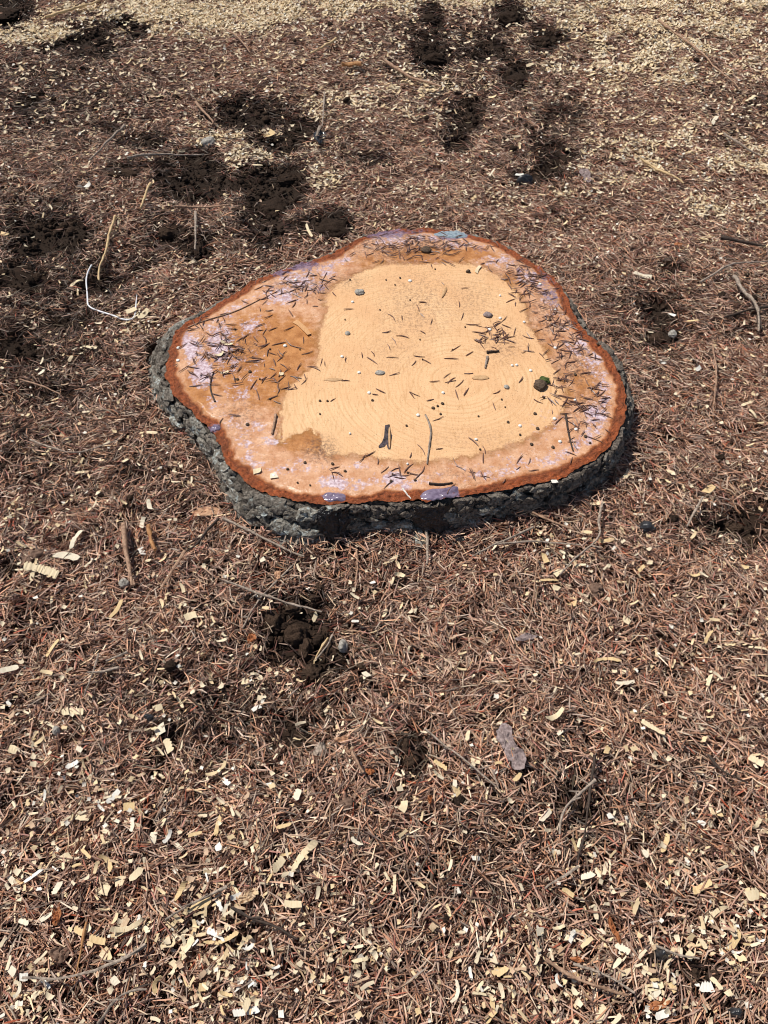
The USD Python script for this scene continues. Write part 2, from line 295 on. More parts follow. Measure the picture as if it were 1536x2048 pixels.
# ------------------------------------------------------------------ tree stump
stump = UsdGeom.Xform.Define(stage, numbered('/World', 'tree_stump')); stump.AddTranslateOp().Set(Gf.Vec3d(float(CEN[0]), float(CEN[1]), 0))
tag(stump, 'freshly sawn low conifer stump with orange wood face, red-brown rim and grey bark', 'tree stump')
SPATH = str(stump.GetPath()); S0 = np.array([CEN[0], CEN[1], 0.0])
NT = 1000
th = np.linspace(-math.pi, math.pi, NT, endpoint=False)
rt = r_top(th) + (meshkit.fbm(np.stack([np.cos(th) * 24, np.sin(th) * 24, th * 0], -1), 4, 3) - .5) * .010
def relief(x, y, d):
    p = np.stack([x, y, np.zeros_like(x)], -1)
    z = (meshkit.fbm(p * 9, 3, 41) - .5) * .004 + (meshkit.fbm(p * 55, 2, 43) - .5) * .0008
    rimz = np.clip(1 - d / .017, 0, 1)
    return STUMP_H + z - rimz ** .5 * .0012 + np.minimum(rimz * 2, 1) * (meshkit.fbm(p * 230, 3, 44) - .5) * .0055
fr_ = np.r_[np.linspace(0, .86, 150), np.linspace(.8625, 1.0, 62)[0:]]
FX = CEN[0] + fr_[:, None] * rt * np.cos(th); FY = CEN[1] + fr_[:, None] * rt * np.sin(th)
edge_pts = np.stack([CEN[0] + rt * np.cos(th), CEN[1] + rt * np.sin(th)], -1)
tree_edge = cKDTree(np.vstack([edge_pts, (edge_pts + np.roll(edge_pts, 1, 0)) / 2]))
D = tree_edge.query(np.stack([FX, FY], -1).reshape(-1, 2))[0].reshape(FX.shape)
FZ = relief(FX, FY, D); FZ[0] = FZ[0].mean()
PX, PY = project(FX, FY, STUMP_H)
DRY_PX = [(566,800),(585,768),(625,735),(640,700),(640,660),(655,625),(652,590),(680,566),(735,540),(775,528),(830,530),(900,528),(955,532),(1000,552),(1035,590),(1050,622),(1056,650),(1082,690),(1108,735),(1128,790),(1118,830),(1075,865),(1010,893),(930,912),(850,921),(760,914),(705,906),(650,908),(640,880),(622,860),(590,868),(566,882),(563,840)]
dp = on_plane(*np.array(DRY_PX, float).T, STUMP_H)[:, :2]; dpoly = shapely.Polygon(dp)
dd = cKDTree(closed(dp, 1500)).query(np.stack([FX, FY], -1).reshape(-1, 2))[0].reshape(FX.shape)
dry_m = np.where(shapely.contains_xy(dpoly, FX, FY), dd, -dd)
RIMLIL = .40  # weight of the lilac sheen painted as a band inside the rim
LILAC = [(440,690,35,60,.62),(405,745,28,34,.8),(385,700,22,40,.7),(370,680,14,30,.7),(450,730,60,40,.4),(480,790,40,30,.45),(505,650,40,25,.5),(600,560,55,28,.55),(560,590,55,25,.55),(655,545,25,14,.5),(520,855,40,20,.4),(545,880,26,18,.55),(670,965,38,16,.75),(600,935,60,22,.42),(720,930,40,12,.5),(790,955,28,14,.8),(810,975,20,8,.8),(860,950,70,18,.36),(950,935,80,14,.36),(1010,915,50,10,.42),(1190,830,30,34,.62),(1210,800,20,30,.5),(1160,690,40,30,.5),(1190,720,30,24,.55),(1100,600,30,30,.42),(1060,555,36,22,.5),(1000,520,50,18,.5),(915,490,60,14,.45),(780,480,60,16,.5),(850,520,60,14,.3),(500,740,50,70,.32),(1100,840,60,50,.3),(1150,640,34,40,.45),(1120,560,20,30,.5)]  # resin film patches whose sheen is painted in lilac
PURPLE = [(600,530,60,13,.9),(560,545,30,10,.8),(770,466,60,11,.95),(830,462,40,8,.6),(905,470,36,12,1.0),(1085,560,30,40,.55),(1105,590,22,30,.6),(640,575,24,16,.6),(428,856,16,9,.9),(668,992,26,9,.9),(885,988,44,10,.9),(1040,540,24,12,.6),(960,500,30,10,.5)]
ORANGE = [(520,720,120,110,1.0),(590,680,60,60,.9),(605,878,48,30,1.3),(880,510,150,20,.9),(740,520,60,22,.6),(1080,700,50,70,.55),(1170,770,60,60,.6),(1090,800,40,60,.5),(1120,880,60,30,.4),(400,780,40,60,.8),(500,600,60,30,.4),(1020,560,40,20,.7)]
GRIME = [(840,610,110,90,.5),(940,600,70,60,.45),(800,700,90,60,.35),(700,560,50,30,.5),(800,490,120,35,.9),(600,570,70,30,.8),(450,700,90,60,.7),(1100,620,50,70,.75),(1160,720,60,60,.8),(1180,820,50,60,.7),(1000,690,60,50,.5),(960,880,160,40,.35),(640,900,40,30,.8),(480,830,60,60,.5),(900,950,200,25,.4),(1040,540,60,30,.8)]
PALEW = [(800,800,200,90,.35),(880,650,120,80,.3),(885,640,16,40,.9),(880,690,18,22,1.0),(912,762,24,22,.6),(640,840,90,40,.9),(740,830,90,36,.6),(720,700,60,60,.3),(700,760,80,40,.3),(770,930,14,60,1.0),(755,850,8,50,.9),(870,600,10,20,.7)]
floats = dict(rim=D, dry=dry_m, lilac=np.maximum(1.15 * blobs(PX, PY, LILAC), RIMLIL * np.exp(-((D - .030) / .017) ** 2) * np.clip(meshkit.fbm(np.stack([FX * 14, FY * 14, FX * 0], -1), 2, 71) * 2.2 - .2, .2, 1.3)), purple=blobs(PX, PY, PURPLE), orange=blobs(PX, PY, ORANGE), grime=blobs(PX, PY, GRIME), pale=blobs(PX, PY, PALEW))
V = np.stack([FX, FY, FZ], -1).reshape(-1, 3) - S0
na = len(fr_); ii, jj = np.meshgrid(np.arange(na - 1), np.arange(NT), indexing='ij')
a0, a1, b0, b1 = ii * NT + jj, ii * NT + (jj + 1) % NT, (ii + 1) * NT + jj, (ii + 1) * NT + (jj + 1) % NT
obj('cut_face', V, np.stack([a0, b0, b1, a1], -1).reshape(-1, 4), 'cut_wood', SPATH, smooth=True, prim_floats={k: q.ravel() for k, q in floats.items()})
# bark wall below the rim
NW, NTW = 30, 1100
tw = np.linspace(-math.pi, math.pi, NTW, endpoint=False); s = np.linspace(0, 1, NW)[:, None]
def wall(th, s, bulge=0.0):
    r = r_top(th) - .002 + (flare(th) + .002) * np.clip(s, 0, 1.3) ** .75 + np.sin(np.clip(s, 0, 1) * math.pi) * .004 + bulge
    z = STUMP_H - .004 - (STUMP_H + .03) * np.asarray(s, float) ** 1.15
    return np.stack(np.broadcast_arrays(CEN[0] + r * np.cos(th), CEN[1] + r * np.sin(th), z), -1)
W = wall(tw[None, :], s); pn = W * 1.0
bul = ((meshkit.fbm(pn * 70, 4, 51) - .5) * .014 + (meshkit.fbm(pn * 22, 2, 52) - .5) * .014) * np.clip(s / .12, .15, 1)
W = wall(tw[None, :], s, bul)
ii, jj = np.meshgrid(np.arange(NW - 1), np.arange(NTW), indexing='ij')
a0, a1, b0, b1 = ii * NTW + jj, ii * NTW + (jj + 1) % NTW, (ii + 1) * NTW + jj, (ii + 1) * NTW + (jj + 1) % NTW
obj('bark', (W - S0).reshape(-1, 3), np.stack([a0, b0, b1, a1], -1).reshape(-1, 4), 'bark_base', SPATH, smooth=True)
# bark plates
def plate(c, u, v, n, a, b, t, seed):
    r = np.random.default_rng(seed); m = 13
    ph = np.linspace(0, 2 * math.pi, m, endpoint=False) + r.normal(0, .08, m)
    k = 1 + r.normal(0, .20, m)
    rings_ = []
    for sc, hh in ((1.05, -.6), (1.0, .35), (.82, .85), (.45, 1.05)):
        rr = k * sc * (1 + r.normal(0, .04, m))
        rings_.append(c + (np.cos(ph) * rr * a)[:, None] * u + (np.sin(ph) * rr * b)[:, None] * v + ((hh + r.normal(0, .14, m)) * t)[:, None] * n)
    vv = np.vstack(rings_ + [c + n * t * (1.0 + r.normal(0, .12))])
    ff = []
    for q in range(3):
        for j in range(m):
            x0, x1, y0, y1 = q * m + j, q * m + (j + 1) % m, (q + 1) * m + j, (q + 1) * m + (j + 1) % m
            ff += [(x0, x1, y1), (x0, y1, y0)]
    ff += [(3 * m + j, 3 * m + (j + 1) % m, 4 * m) for j in range(m)]
    return vv, np.array(ff)
pl = []
tries = 0
while len(pl) < 285 and tries < 9000:
    tries += 1
    t0 = rng.uniform(-math.pi, math.pi); s0 = rng.uniform(.08, .92)
    if math.sin(t0) > .55 and rng.random() < .6: continue
    c = wall(np.array(t0), np.array(s0)); sz = rng.uniform(.010, .021)
    if any(np.linalg.norm(c - q[0]) < (sz + q[1]) * .62 for q in pl): continue
    pl.append((c, sz, t0, s0))
for k, (c, sz, t0, s0) in enumerate(pl):
    u = wall(np.array(t0 + .01), np.array(s0)) - c; u /= np.linalg.norm(u)
    w = c - wall(np.array(t0), np.array(s0 - .02)); w /= np.linalg.norm(w)
    n = np.cross(w, u); n /= np.linalg.norm(n)
    if n @ np.array([math.cos(t0), math.sin(t0), .4]) < 0: n = -n
    n = n + rng.normal(0, .12, 3); n /= np.linalg.norm(n)
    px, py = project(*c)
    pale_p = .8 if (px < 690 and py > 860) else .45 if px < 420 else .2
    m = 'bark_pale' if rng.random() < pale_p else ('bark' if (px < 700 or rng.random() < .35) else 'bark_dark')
    vv, ff = plate(c + n * .002, u, w, n, sz, sz * rng.uniform(.45, .85), rng.uniform(.002, .006), k)
    vv = vv + (meshkit.fbm(vv * 240, 2, 61)[:, None] - .5) * n * .007 + (meshkit.fbm(vv * 130, 2, 62)[:, None] - .5) * u * .010
    zmax = STUMP_H - .0035
    vv[:, 2] = np.minimum(vv[:, 2], zmax)
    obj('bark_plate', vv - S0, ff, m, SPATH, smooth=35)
sm = {'bark': [], 'bark_dark': []}
for k in range(1500):
    t0 = rng.uniform(-math.pi, .35) if rng.random() < .9 else rng.uniform(-math.pi, math.pi); s0 = rng.uniform(.02, .98)
    c = wall(np.array(t0), np.array(s0), rng.uniform(-.001, .005)); u = wall(np.array(t0 + .01), np.array(s0)) - wall(np.array(t0), np.array(s0)); u /= np.linalg.norm(u)
    n = np.array([math.cos(t0), math.sin(t0), .45]) + rng.normal(0, .35, 3); n /= np.linalg.norm(n); w = np.cross(n, u); w /= np.linalg.norm(w); u = np.cross(w, n)
    sz = rng.uniform(.003, .0085); m = 6; ph = np.arange(m) * 2 * math.pi / m; kk_ = 1 + rng.normal(0, .25, m)
    ring_ = lambda q, hh: c + (np.cos(ph) * kk_ * q * sz)[:, None] * u + (np.sin(ph) * kk_ * q * sz * .6)[:, None] * w + hh * sz * n
    vv = np.vstack([ring_(1, -.25), ring_(.85, .28), c + n * sz * .36]); vv[:, 2] = np.minimum(vv[:, 2], STUMP_H - .003)
    ff = [(j, (j + 1) % m, m + (j + 1) % m) for j in range(m)] + [(j, m + (j + 1) % m, m + j) for j in range(m)] + [(m + j, m + (j + 1) % m, 2 * m) for j in range(m)]
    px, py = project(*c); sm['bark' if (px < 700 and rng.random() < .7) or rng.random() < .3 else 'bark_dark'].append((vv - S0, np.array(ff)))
for k, q in sm.items():
    n0 = np.cumsum([0] + [len(v) for v, _ in q])[:-1]
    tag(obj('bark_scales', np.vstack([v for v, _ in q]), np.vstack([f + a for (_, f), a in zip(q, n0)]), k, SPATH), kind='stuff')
# resin smears and a blue-grey patch on the rim, resin drips down the bark
def face_z(x, y):
    d = tree_edge.query(np.stack([np.atleast_1d(x), np.atleast_1d(y)], -1))[0]
    return relief(np.atleast_1d(x), np.atleast_1d(y), d)
def sheet(pxs, lift, droop=0.0):
    p = closed(on_plane(*np.array(pxs, float).T, STUMP_H)[:, :2], 60); c = p.mean(0)
    lv = [c + (p - c) * q for q in (1.0, .9, .6, .3)]
    vs = []
    for q, w in zip(lv, (-.0006, lift, lift * 1.15, lift * 1.2)):
        vs.append(np.c_[q, np.maximum(face_z(q[:, 0], q[:, 1]), STUMP_H - .003) + w])
    vs.append(np.array([[*c, face_z(*c)[0] + lift * 1.2]])); v = np.vstack(vs); ff = []
    for q in range(3):
        for j in range(60): ff += [(q*60+j, q*60+(j+1)%60, (q+1)*60+(j+1)%60), (q*60+j, (q+1)*60+(j+1)%60, (q+1)*60+j)]
    ff += [(180 + j, 180 + (j + 1) % 60, 240) for j in range(60)]
    return v, np.array(ff)
rough_mat('rim_blue', (.12, .17, .22), (.36, .43, .47), 260, .45, .4, .001)  # blue-grey colour of the thin patch on the far rim
for pxs, lab in (([(866,468),(880,462),(905,460),(928,465),(936,472),(916,476),(888,474)], 'blue-grey patch on the far rim'), ([(848,982),(862,978),(890,976),(917,974),(918,984),(914,990),(885,996),(868,1000),(850,999),(840,994),(842,986)], 'purple-grey resin smear on the front rim'),
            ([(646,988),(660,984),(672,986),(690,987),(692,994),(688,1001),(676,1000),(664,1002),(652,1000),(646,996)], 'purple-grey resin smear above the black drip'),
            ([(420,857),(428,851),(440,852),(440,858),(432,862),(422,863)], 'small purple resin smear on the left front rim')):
    v, f = sheet(pxs, .0012); obj('resin_smear', v - S0, f, 'rim_blue' if 'blue' in lab else 'resin', SPATH, smooth=True).GetPrim().SetCustomDataByKey('label', lab)
for ua, sc_, wmm in ((672, 1.0, .016), (870, .55, .026), (690, .7, .008)):
    e = on_plane(np.array(float(ua)), np.array(1000.), STUMP_H); t0 = math.atan2(e[1] - CEN[1], e[0] - CEN[0])
    n1, n2 = 16, 14
    q = np.linspace(-1, 1, n1); sv = np.linspace(.03, .85 * sc_, n2)[:, None]
    wob = (meshkit.fbm(np.stack([sv * 9 + ua, sv * 0, sv * 0], -1), 2, 9)[..., 0:1].reshape(-1, 1) - .5) * 1.4
    tt = t0 + (q[None, :] * (1 - .55 * sv) + wob) * wmm / .3
    vv = wall(tt, sv + 0 * tt, .006 + .006 * (1 - q[None, :] ** 2) + (meshkit.noise(np.stack([tt * 200, sv * 20 + 0 * tt, 0 * tt], -1), 3) - .5) * .005)
    vv[0, :, 2] = STUMP_H - .003
    ii, jj = np.meshgrid(np.arange(n2 - 1), np.arange(n1 - 1), indexing='ij'); kk = (ii * n1 + jj).ravel()
    obj('resin_drip', vv.reshape(-1, 3) - S0, np.stack([kk, kk + n1, kk + n1 + 1, kk + 1], 1), 'resin_black', SPATH, smooth=True)

# the split knot near the front of the face
def face_poly(pxs, lift, thick=None):
    p = on_plane(*np.array(pxs, float).T, STUMP_H)[:, :2]; poly = shapely.Polygon(p)
    tri = [t for t in shapely.constrained_delaunay_triangles(poly).geoms]
    v = np.vstack([np.array(t.exterior.coords)[:3] for t in tri]); f = np.arange(len(v)).reshape(-1, 3)
    up = np.cross(np.c_[v[f[:, 1]] - v[f[:, 0]], np.zeros(len(f))], np.c_[v[f[:, 2]] - v[f[:, 0]], np.zeros(len(f))])[:, 2] < 0
    f[up] = f[up][:, ::-1]
    return np.c_[v, face_z(v[:, 0], v[:, 1]) + lift], f
v, f = face_poly([(770,852),(779,850),(781,862),(784,872),(782,886),(778,900),(775,896),(773,888),(768,894),(758,896),(757,892),(764,884),(768,874)], .0006)
obj('split_knot', v - S0, f, 'crack', SPATH)

# ------------------------------------------------------------------ shared shape builders
def tube(pts, rad, sides=7, seed=0, rough=.12):
    p = np.asarray(pts, float); r = np.random.default_rng(seed)
    t = np.gradient(p, axis=0); t /= np.linalg.norm(t, axis=1, keepdims=True) + 1e-12
    a = np.cross(t, [0, 0, 1.0]); a /= np.linalg.norm(a, axis=1, keepdims=True) + 1e-12; b = np.cross(t, a)
    ph = np.arange(sides) * 2 * math.pi / sides
    rr = np.broadcast_to(rad, (len(p),))[:, None] * (1 + r.normal(0, rough, (len(p), sides)))
    v = p[:, None] + rr[..., None] * (np.cos(ph)[None, :, None] * a[:, None] + np.sin(ph)[None, :, None] * b[:, None])
    i, j = np.meshgrid(np.arange(len(p) - 1), np.arange(sides), indexing='ij')
    q = np.stack([i * sides + j, (i + 1) * sides + j, (i + 1) * sides + (j + 1) % sides, i * sides + (j + 1) % sides], -1).reshape(-1, 4)
    f = np.vstack([q[:, [0, 1, 2]], q[:, [0, 2, 3]]]); n = len(p) * sides
    v = np.vstack([v.reshape(-1, 3), p[:1], p[-1:]])
    c0 = [(n, (jj_), (jj_ + 1) % sides) for jj_ in range(sides)]; e = (len(p) - 1) * sides
    c1 = [(n + 1, e + (jj_ + 1) % sides, e + jj_) for jj_ in range(sides)]
    return v, np.vstack([f, c0, c1])
def spline(p, n):
    p = np.asarray(p, float)
    s = np.r_[0, np.cumsum(np.linalg.norm(np.diff(p, axis=0), axis=1))]
    if len(p) == 2: return p[0] + np.linspace(0, 1, n)[:, None] * (p[1] - p[0])
    return CubicSpline(s, p, bc_type='natural')(np.linspace(0, s[-1], n))
def join(ms):
    vs, fs, n = [], [], 0
    for v, f in ms: vs.append(v); fs.append(np.asarray(f) + n); n += len(v)
    return np.vstack(vs), np.vstack(fs)
import trimesh
ICO = {k: trimesh.creation.icosphere(k) for k in (1, 2, 3)}
def lump(size, seed, level=2, rough=.35, freq=1.6, fine=.08):
    v = np.array(ICO[level].vertices); r = np.random.default_rng(seed); off = r.uniform(0, 50, 3)
    k = 1 + (meshkit.fbm(v * freq + off, 3, seed % 97) - .5) * rough * 2 + (meshkit.fbm(v * freq * 4 + off, 2, seed % 89) - .5) * fine * 2
    return v * k[:, None] * np.asarray(size), np.array(ICO[level].faces)
def yaw(v, a): c, s_ = math.cos(a), math.sin(a); return v @ np.array([[c, s_, 0], [-s_, c, 0], [0, 0, 1]])
def flat_flake(length, width, thick, seed, curl=.1, n=11, rough=.18, teeth=0):
    """A thin closed ribbon along x with ragged sides; curl bends it upwards, teeth saw one edge."""
    r = np.random.default_rng(seed)
    t = np.linspace(-.5, .5, n); x = t * length
    hw = width / 2 * (1 + r.normal(0, rough, n)); hw2 = width / 2 * (1 + r.normal(0, rough, n))
    if teeth: hw = width / 2 * np.where(np.arange(n) % 2, 1.15, .72) * (1 + r.normal(0, .06, n))
    endk = np.ones(n); endk[[0, -1]] = r.uniform(.35, 1.0, 2) if n > 5 else r.uniform(.8, 1.1, 2); hw = hw * endk; hw2 = hw2 * endk
    skew = r.normal(0, .12, 2) * width
    bend = curl * length * (t * 2) ** 2 + r.normal(0, .006, n) * length
    side = r.uniform(-.12, .12) * length * (t * 2) ** 2 * (2 if curl > .2 else .6)
    tw_ = r.uniform(-.5, .5) * t * (3 if curl > .2 else 1)
    vs = []
    for sgn, h in ((1, hw), (-1, hw2)):
        for zz in (thick / 2, -thick / 2):
            vs.append(np.stack([x + r.normal(0, .012, n) * length + sgn * np.linspace(skew[0], skew[1], n), side + sgn * h * np.cos(tw_), bend + sgn * h * np.sin(tw_) + zz], -1))
    v = np.vstack(vs); A, B, C, Dd = 0, n, 2 * n, 3 * n; f = []
    for j in range(n - 1):
        for (p0, p1) in ((A, C), (C, Dd), (Dd, B), (B, A)):
            f += [(p0 + j, p1 + j, p1 + j + 1), (p0 + j, p1 + j + 1, p0 + j + 1)]
    f += [(A, B, Dd), (A, Dd, C), (A + n - 1, C + n - 1, Dd + n - 1), (A + n - 1, Dd + n - 1, B + n - 1)]
    f = np.array(f)[:, ::-1]
    return v, f
def needle_mesh(L, rad, bend, sides=3, seg=2):
    t = np.linspace(-.5, .5, seg + 1); x = t * L; y = bend * L * (1 - (t * 2) ** 2)
    rr = rad * np.array([.55, 1.0, .4] if seg == 2 else [.45, .95, 1.0, .85, .3][:seg + 1])
    ph = np.arange(sides) * 2 * math.pi / sides + .3
    v = np.stack([np.repeat(x, sides), np.repeat(y, sides) + (rr[:, None] * np.cos(ph)).ravel(), (rr[:, None] * np.sin(ph)).ravel()], -1)
    f = []
    for i in range(seg):
        for j in range(sides):
            p0, p1, q0, q1 = i * sides + j, i * sides + (j + 1) % sides, (i + 1) * sides + j, (i + 1) * sides + (j + 1) % sides
            f += [(p0, q0, q1), (p0, q1, p1)]
    return v, np.array(f)
def rotm(r, yaw_, pitch, roll):
    cy, sy, cp, sp, cr, sr = math.cos(yaw_), math.sin(yaw_), math.cos(pitch), math.sin(pitch), math.cos(roll), math.sin(roll)
    return np.array([[cy, -sy, 0], [sy, cy, 0], [0, 0, 1]]) @ np.array([[cp, 0, sp], [0, 1, 0], [-sp, 0, cp]]) @ np.array([[1, 0, 0], [0, cr, -sr], [0, sr, cr]])

NEEDLES = 450000
# ------------------------------------------------------------------ litter: uncountable needles, crumbs and sawdust
NEEDLE_TINTS = [((.44, .236, .153), 27), ((.57, .330, .218), 18), ((.28, .142, .094), 21), ((.125, .062, .043), 17), ((.39, .28, .205), 8), ((.37, .12, .078), 6), ((.74, .56, .38), 6), ((.58, .395, .275), 8)]
tw_w = np.array([w for _, w in NEEDLE_TINTS], float); tw_w /= tw_w.sum(); tint_c = np.array([c for c, _ in NEEDLE_TINTS])
def instancer(name, protos, positions, quats, idx, label, cat, scales=None):
    pi = UsdGeom.PointInstancer.Define(stage, numbered('/World', name)); base = str(pi.GetPath())
    UsdGeom.Scope.Define(stage, base + '/pieces')
    for k, (v, f, mat, tint, pname) in enumerate(protos):
        m = obj(pname, v, f, mat, base + '/pieces', tint=tint)
        pi.GetPrototypesRel().AddTarget(m.GetPath())
    pi.CreatePositionsAttr(Vt.Vec3fArray.FromNumpy(np.asarray(positions, np.float32)))
    pi.CreateProtoIndicesAttr(Vt.IntArray.FromNumpy(np.asarray(idx, np.int32)))
    pi.CreateOrientationsAttr(Vt.QuathArray([Gf.Quath(float(q[0]), float(q[1]), float(q[2]), float(q[3])) for q in quats]))
    if scales is not None: pi.CreateScalesAttr(Vt.Vec3fArray.FromNumpy(np.asarray(scales, np.float32)))
    tag(pi, label, cat, kind='stuff')
    return pi
def ground_quats(x, y, ang_, jitter):
    e = .012
    nx_ = -(gz(x + e, y) - gz(x - e, y)) / (2 * e) + rng.normal(0, jitter, len(x)); ny_ = -(gz(x, y + e) - gz(x, y - e)) / (2 * e) + rng.normal(0, jitter, len(x))
    n = np.stack([nx_, ny_, np.ones_like(nx_)], -1); n /= np.linalg.norm(n, axis=1, keepdims=True)
    # shortest rotation z -> n, after a turn about z
    w = 1 + n[:, 2]; q1 = np.stack([w, -n[:, 1], n[:, 0], np.zeros_like(w)], -1); q1 /= np.linalg.norm(q1, axis=1, keepdims=True)
    q2 = np.stack([np.cos(ang_ / 2), 0 * ang_, 0 * ang_, np.sin(ang_ / 2)], -1)
    w1, x1, y1, z1 = q1.T; w2, x2, y2, z2 = q2.T
    return np.stack([w1*w2 - x1*x2 - y1*y2 - z1*z2, w1*x2 + x1*w2 + y1*z2 - z1*y2, w1*y2 - x1*z2 + y1*w2 + z1*x2, w1*z2 + x1*y2 - y1*x2 + z1*w2], -1)
def scatter(n, m=.14):
    """Even random points over the ground the camera sees, and a margin."""
    y = rng.uniform(-.08, 2.78, n * 2); x = rng.uniform(-1.35, 1.35, n * 2)
    ok = np.abs(x) < .33 + m + .345 * np.clip(y, 0, 3)
    ok &= stump_gap(x, y) > -.004
    return x[ok], y[ok]
protos = []
NP_ = 96
for k in range(NP_):
    L = rng.uniform(.012, .023); v, f = needle_mesh(L, rng.uniform(.00062, .00092), rng.normal(0, .055))
    t = tint_c[rng.choice(len(tint_c), p=tw_w)] * rng.uniform(.75, 1.2) if k < 64 else tint_c[rng.choice(len(tint_c), p=tw_w)] * rng.uniform(.13, .5)
    protos.append((v, f, 'needle', np.tile(t, (len(v), 1)), 'fallen_needle'))
x, y = scatter(NEEDLES // 10)
so_ = soilness(x, y); bare = np.clip((so_ - .18) / .36, 0, 1); heap = np.clip((paleness(x, y) - .45) / .5, 0, 1)
keep = rng.random(len(x)) < (1 - .955 * bare) * (1 - .8 * heap * (y > 1.4))
x, y = x[keep], y[keep]
flow = meshkit.fbm(np.stack([x, y, x * 0], -1) * 9, 2, 77) * 14
def each(a): return np.repeat(a, 10)
flow = each(flow) + rng.normal(0, .5, 10 * len(x)); x, y = each(x), each(y)
x, y = x + rng.normal(0, .010, len(x)), y + rng.normal(0, .010, len(x))
ok = stump_gap(x, y) > -.006; x, y, flow = x[ok], y[ok], flow[ok]
darkness = np.clip(np.maximum(soilness(x, y) * 1.9, .95 * blobs(*project(x, y, 0.0), DARK_LITTER)), .04, .95)  # share of needles taken from the darker set
n = len(x); yw = np.where(rng.random(n) < .42, flow, rng.uniform(0, 2 * math.pi, n))
near = np.clip(1 - stump_gap(x, y) / .035, 0, 1)
z = gz(x, y) + rng.uniform(0, .016, n) + near * .013
pick = np.where(rng.random(n) < darkness, rng.integers(64, NP_, n), rng.integers(0, 64, n))
pt, rl = rng.normal(0, .17, n) / 2, rng.uniform(0, 2 * math.pi, n) / 2; yw = yw / 2
cy, sy, cp, sp, cr_, sr = np.cos(yw), np.sin(yw), np.cos(pt), np.sin(pt), np.cos(rl), np.sin(rl)
q = np.stack([cy*cp*cr_ + sy*sp*sr, cy*cp*sr - sy*sp*cr_, cy*sp*cr_ + sy*cp*sr, sy*cp*cr_ - cy*sp*sr], -1)
instancer('needle_litter', protos, np.stack([x, y, z], -1), q, pick, 'thick carpet of dry brown conifer needles covering the ground', 'needle litter', np.repeat(rng.uniform(.85, 1.2, n)[:, None], 3, 1))
print('needles', n)
# soil crumbs
cr = []
for k in range(10):
    v, f = lump((1, .85, .7), 300 + k, 1, .45, 1.5)
    cr.append((v, f, 'soil' if k < 7 else 'clod', None, 'soil_crumb'))
x, y = scatter(110000, .05); so_ = soilness(x, y)
keep = rng.random(len(x)) < np.maximum(np.clip(so_ * 1.1, 0, 1) ** 1.4, .30 * blobs(*project(x, y, 0.0), DARK_LITTER))
x, y = x[keep], y[keep]; r = np.clip(.0012 * np.exp(rng.normal(0, .75, len(x))), .0005, .0085)
z = gz(x, y) + r * .5 + rng.uniform(0, .004, len(x)) + np.where(so_[keep] < .25, rng.uniform(0, .012, len(x)), 0)
instancer('soil_crumbs', cr, np.stack([x, y, z], -1), ground_quats(x, y, rng.uniform(0, 6.28, len(x)), .5), rng.integers(0, 10, len(x)), 'loose dark soil crumbs in the dug patches between the needles', 'soil', np.repeat(r[:, None], 3, 1))
print('crumbs', len(x))
# small shavings
SH = [((.70, .54, .33), 7), ((.75, .63, .45), 7), ((.62, .44, .24), 3), ((.50, .35, .24), 3), ((.78, .72, .62), 2), ((.42, .25, .17), 2)]
shw = np.array([w for _, w in SH], float); shw /= shw.sum(); shc = np.array([c for c, _ in SH])
sh = []
for k in range(30):
    L = rng.uniform(.0025, .0065) if k < 22 else rng.uniform(.007, .012)
    v, f = flat_flake(L, L * rng.uniform(.35, .9) if k < 22 else L * rng.uniform(.13, .32), .0005, 500 + k, rng.uniform(0, .15), 5, .2)
    sh.append((v, f, 'shaving', np.tile(shc[rng.choice(len(shc), p=shw)], (len(v), 1)), 'shaving'))
x, y = scatter(90000, .05); keep = rng.random(len(x)) < np.clip(.085 + .06 * np.clip(y, 0, 2) + .95 * paleness(x, y), 0, 1) * (1 - np.clip(1.35 * soilness(x, y), 0, .93))
x, y = x[keep], y[keep]
x2, y2 = scatter(330000, .05); keep = rng.random(len(x2)) < np.clip((paleness(x2, y2) - .15) * 1.7, 0, 1) * np.clip((y2 - 1.1) / .4, .12, 1) * (1 - np.clip(1.6 * soilness(x2, y2), 0, 1))
x, y = np.r_[x, x2[keep]], np.r_[y, y2[keep]]
z = gz(x, y) + rng.uniform(.008, .0195, len(x))
instancer('wood_shavings', sh, np.stack([x, y, z], -1), ground_quats(x, y, rng.uniform(0, 6.28, len(x)), .35), rng.integers(0, 30, len(x)), 'small pale chainsaw shavings sprinkled over the needle litter', 'wood shavings', np.repeat((rng.uniform(.7, 1.25, len(x)) * (1 + .6 * np.clip((y - 1.3) / .8, 0, 1)))[:, None], 3, 1))
print('shavings', len(x))

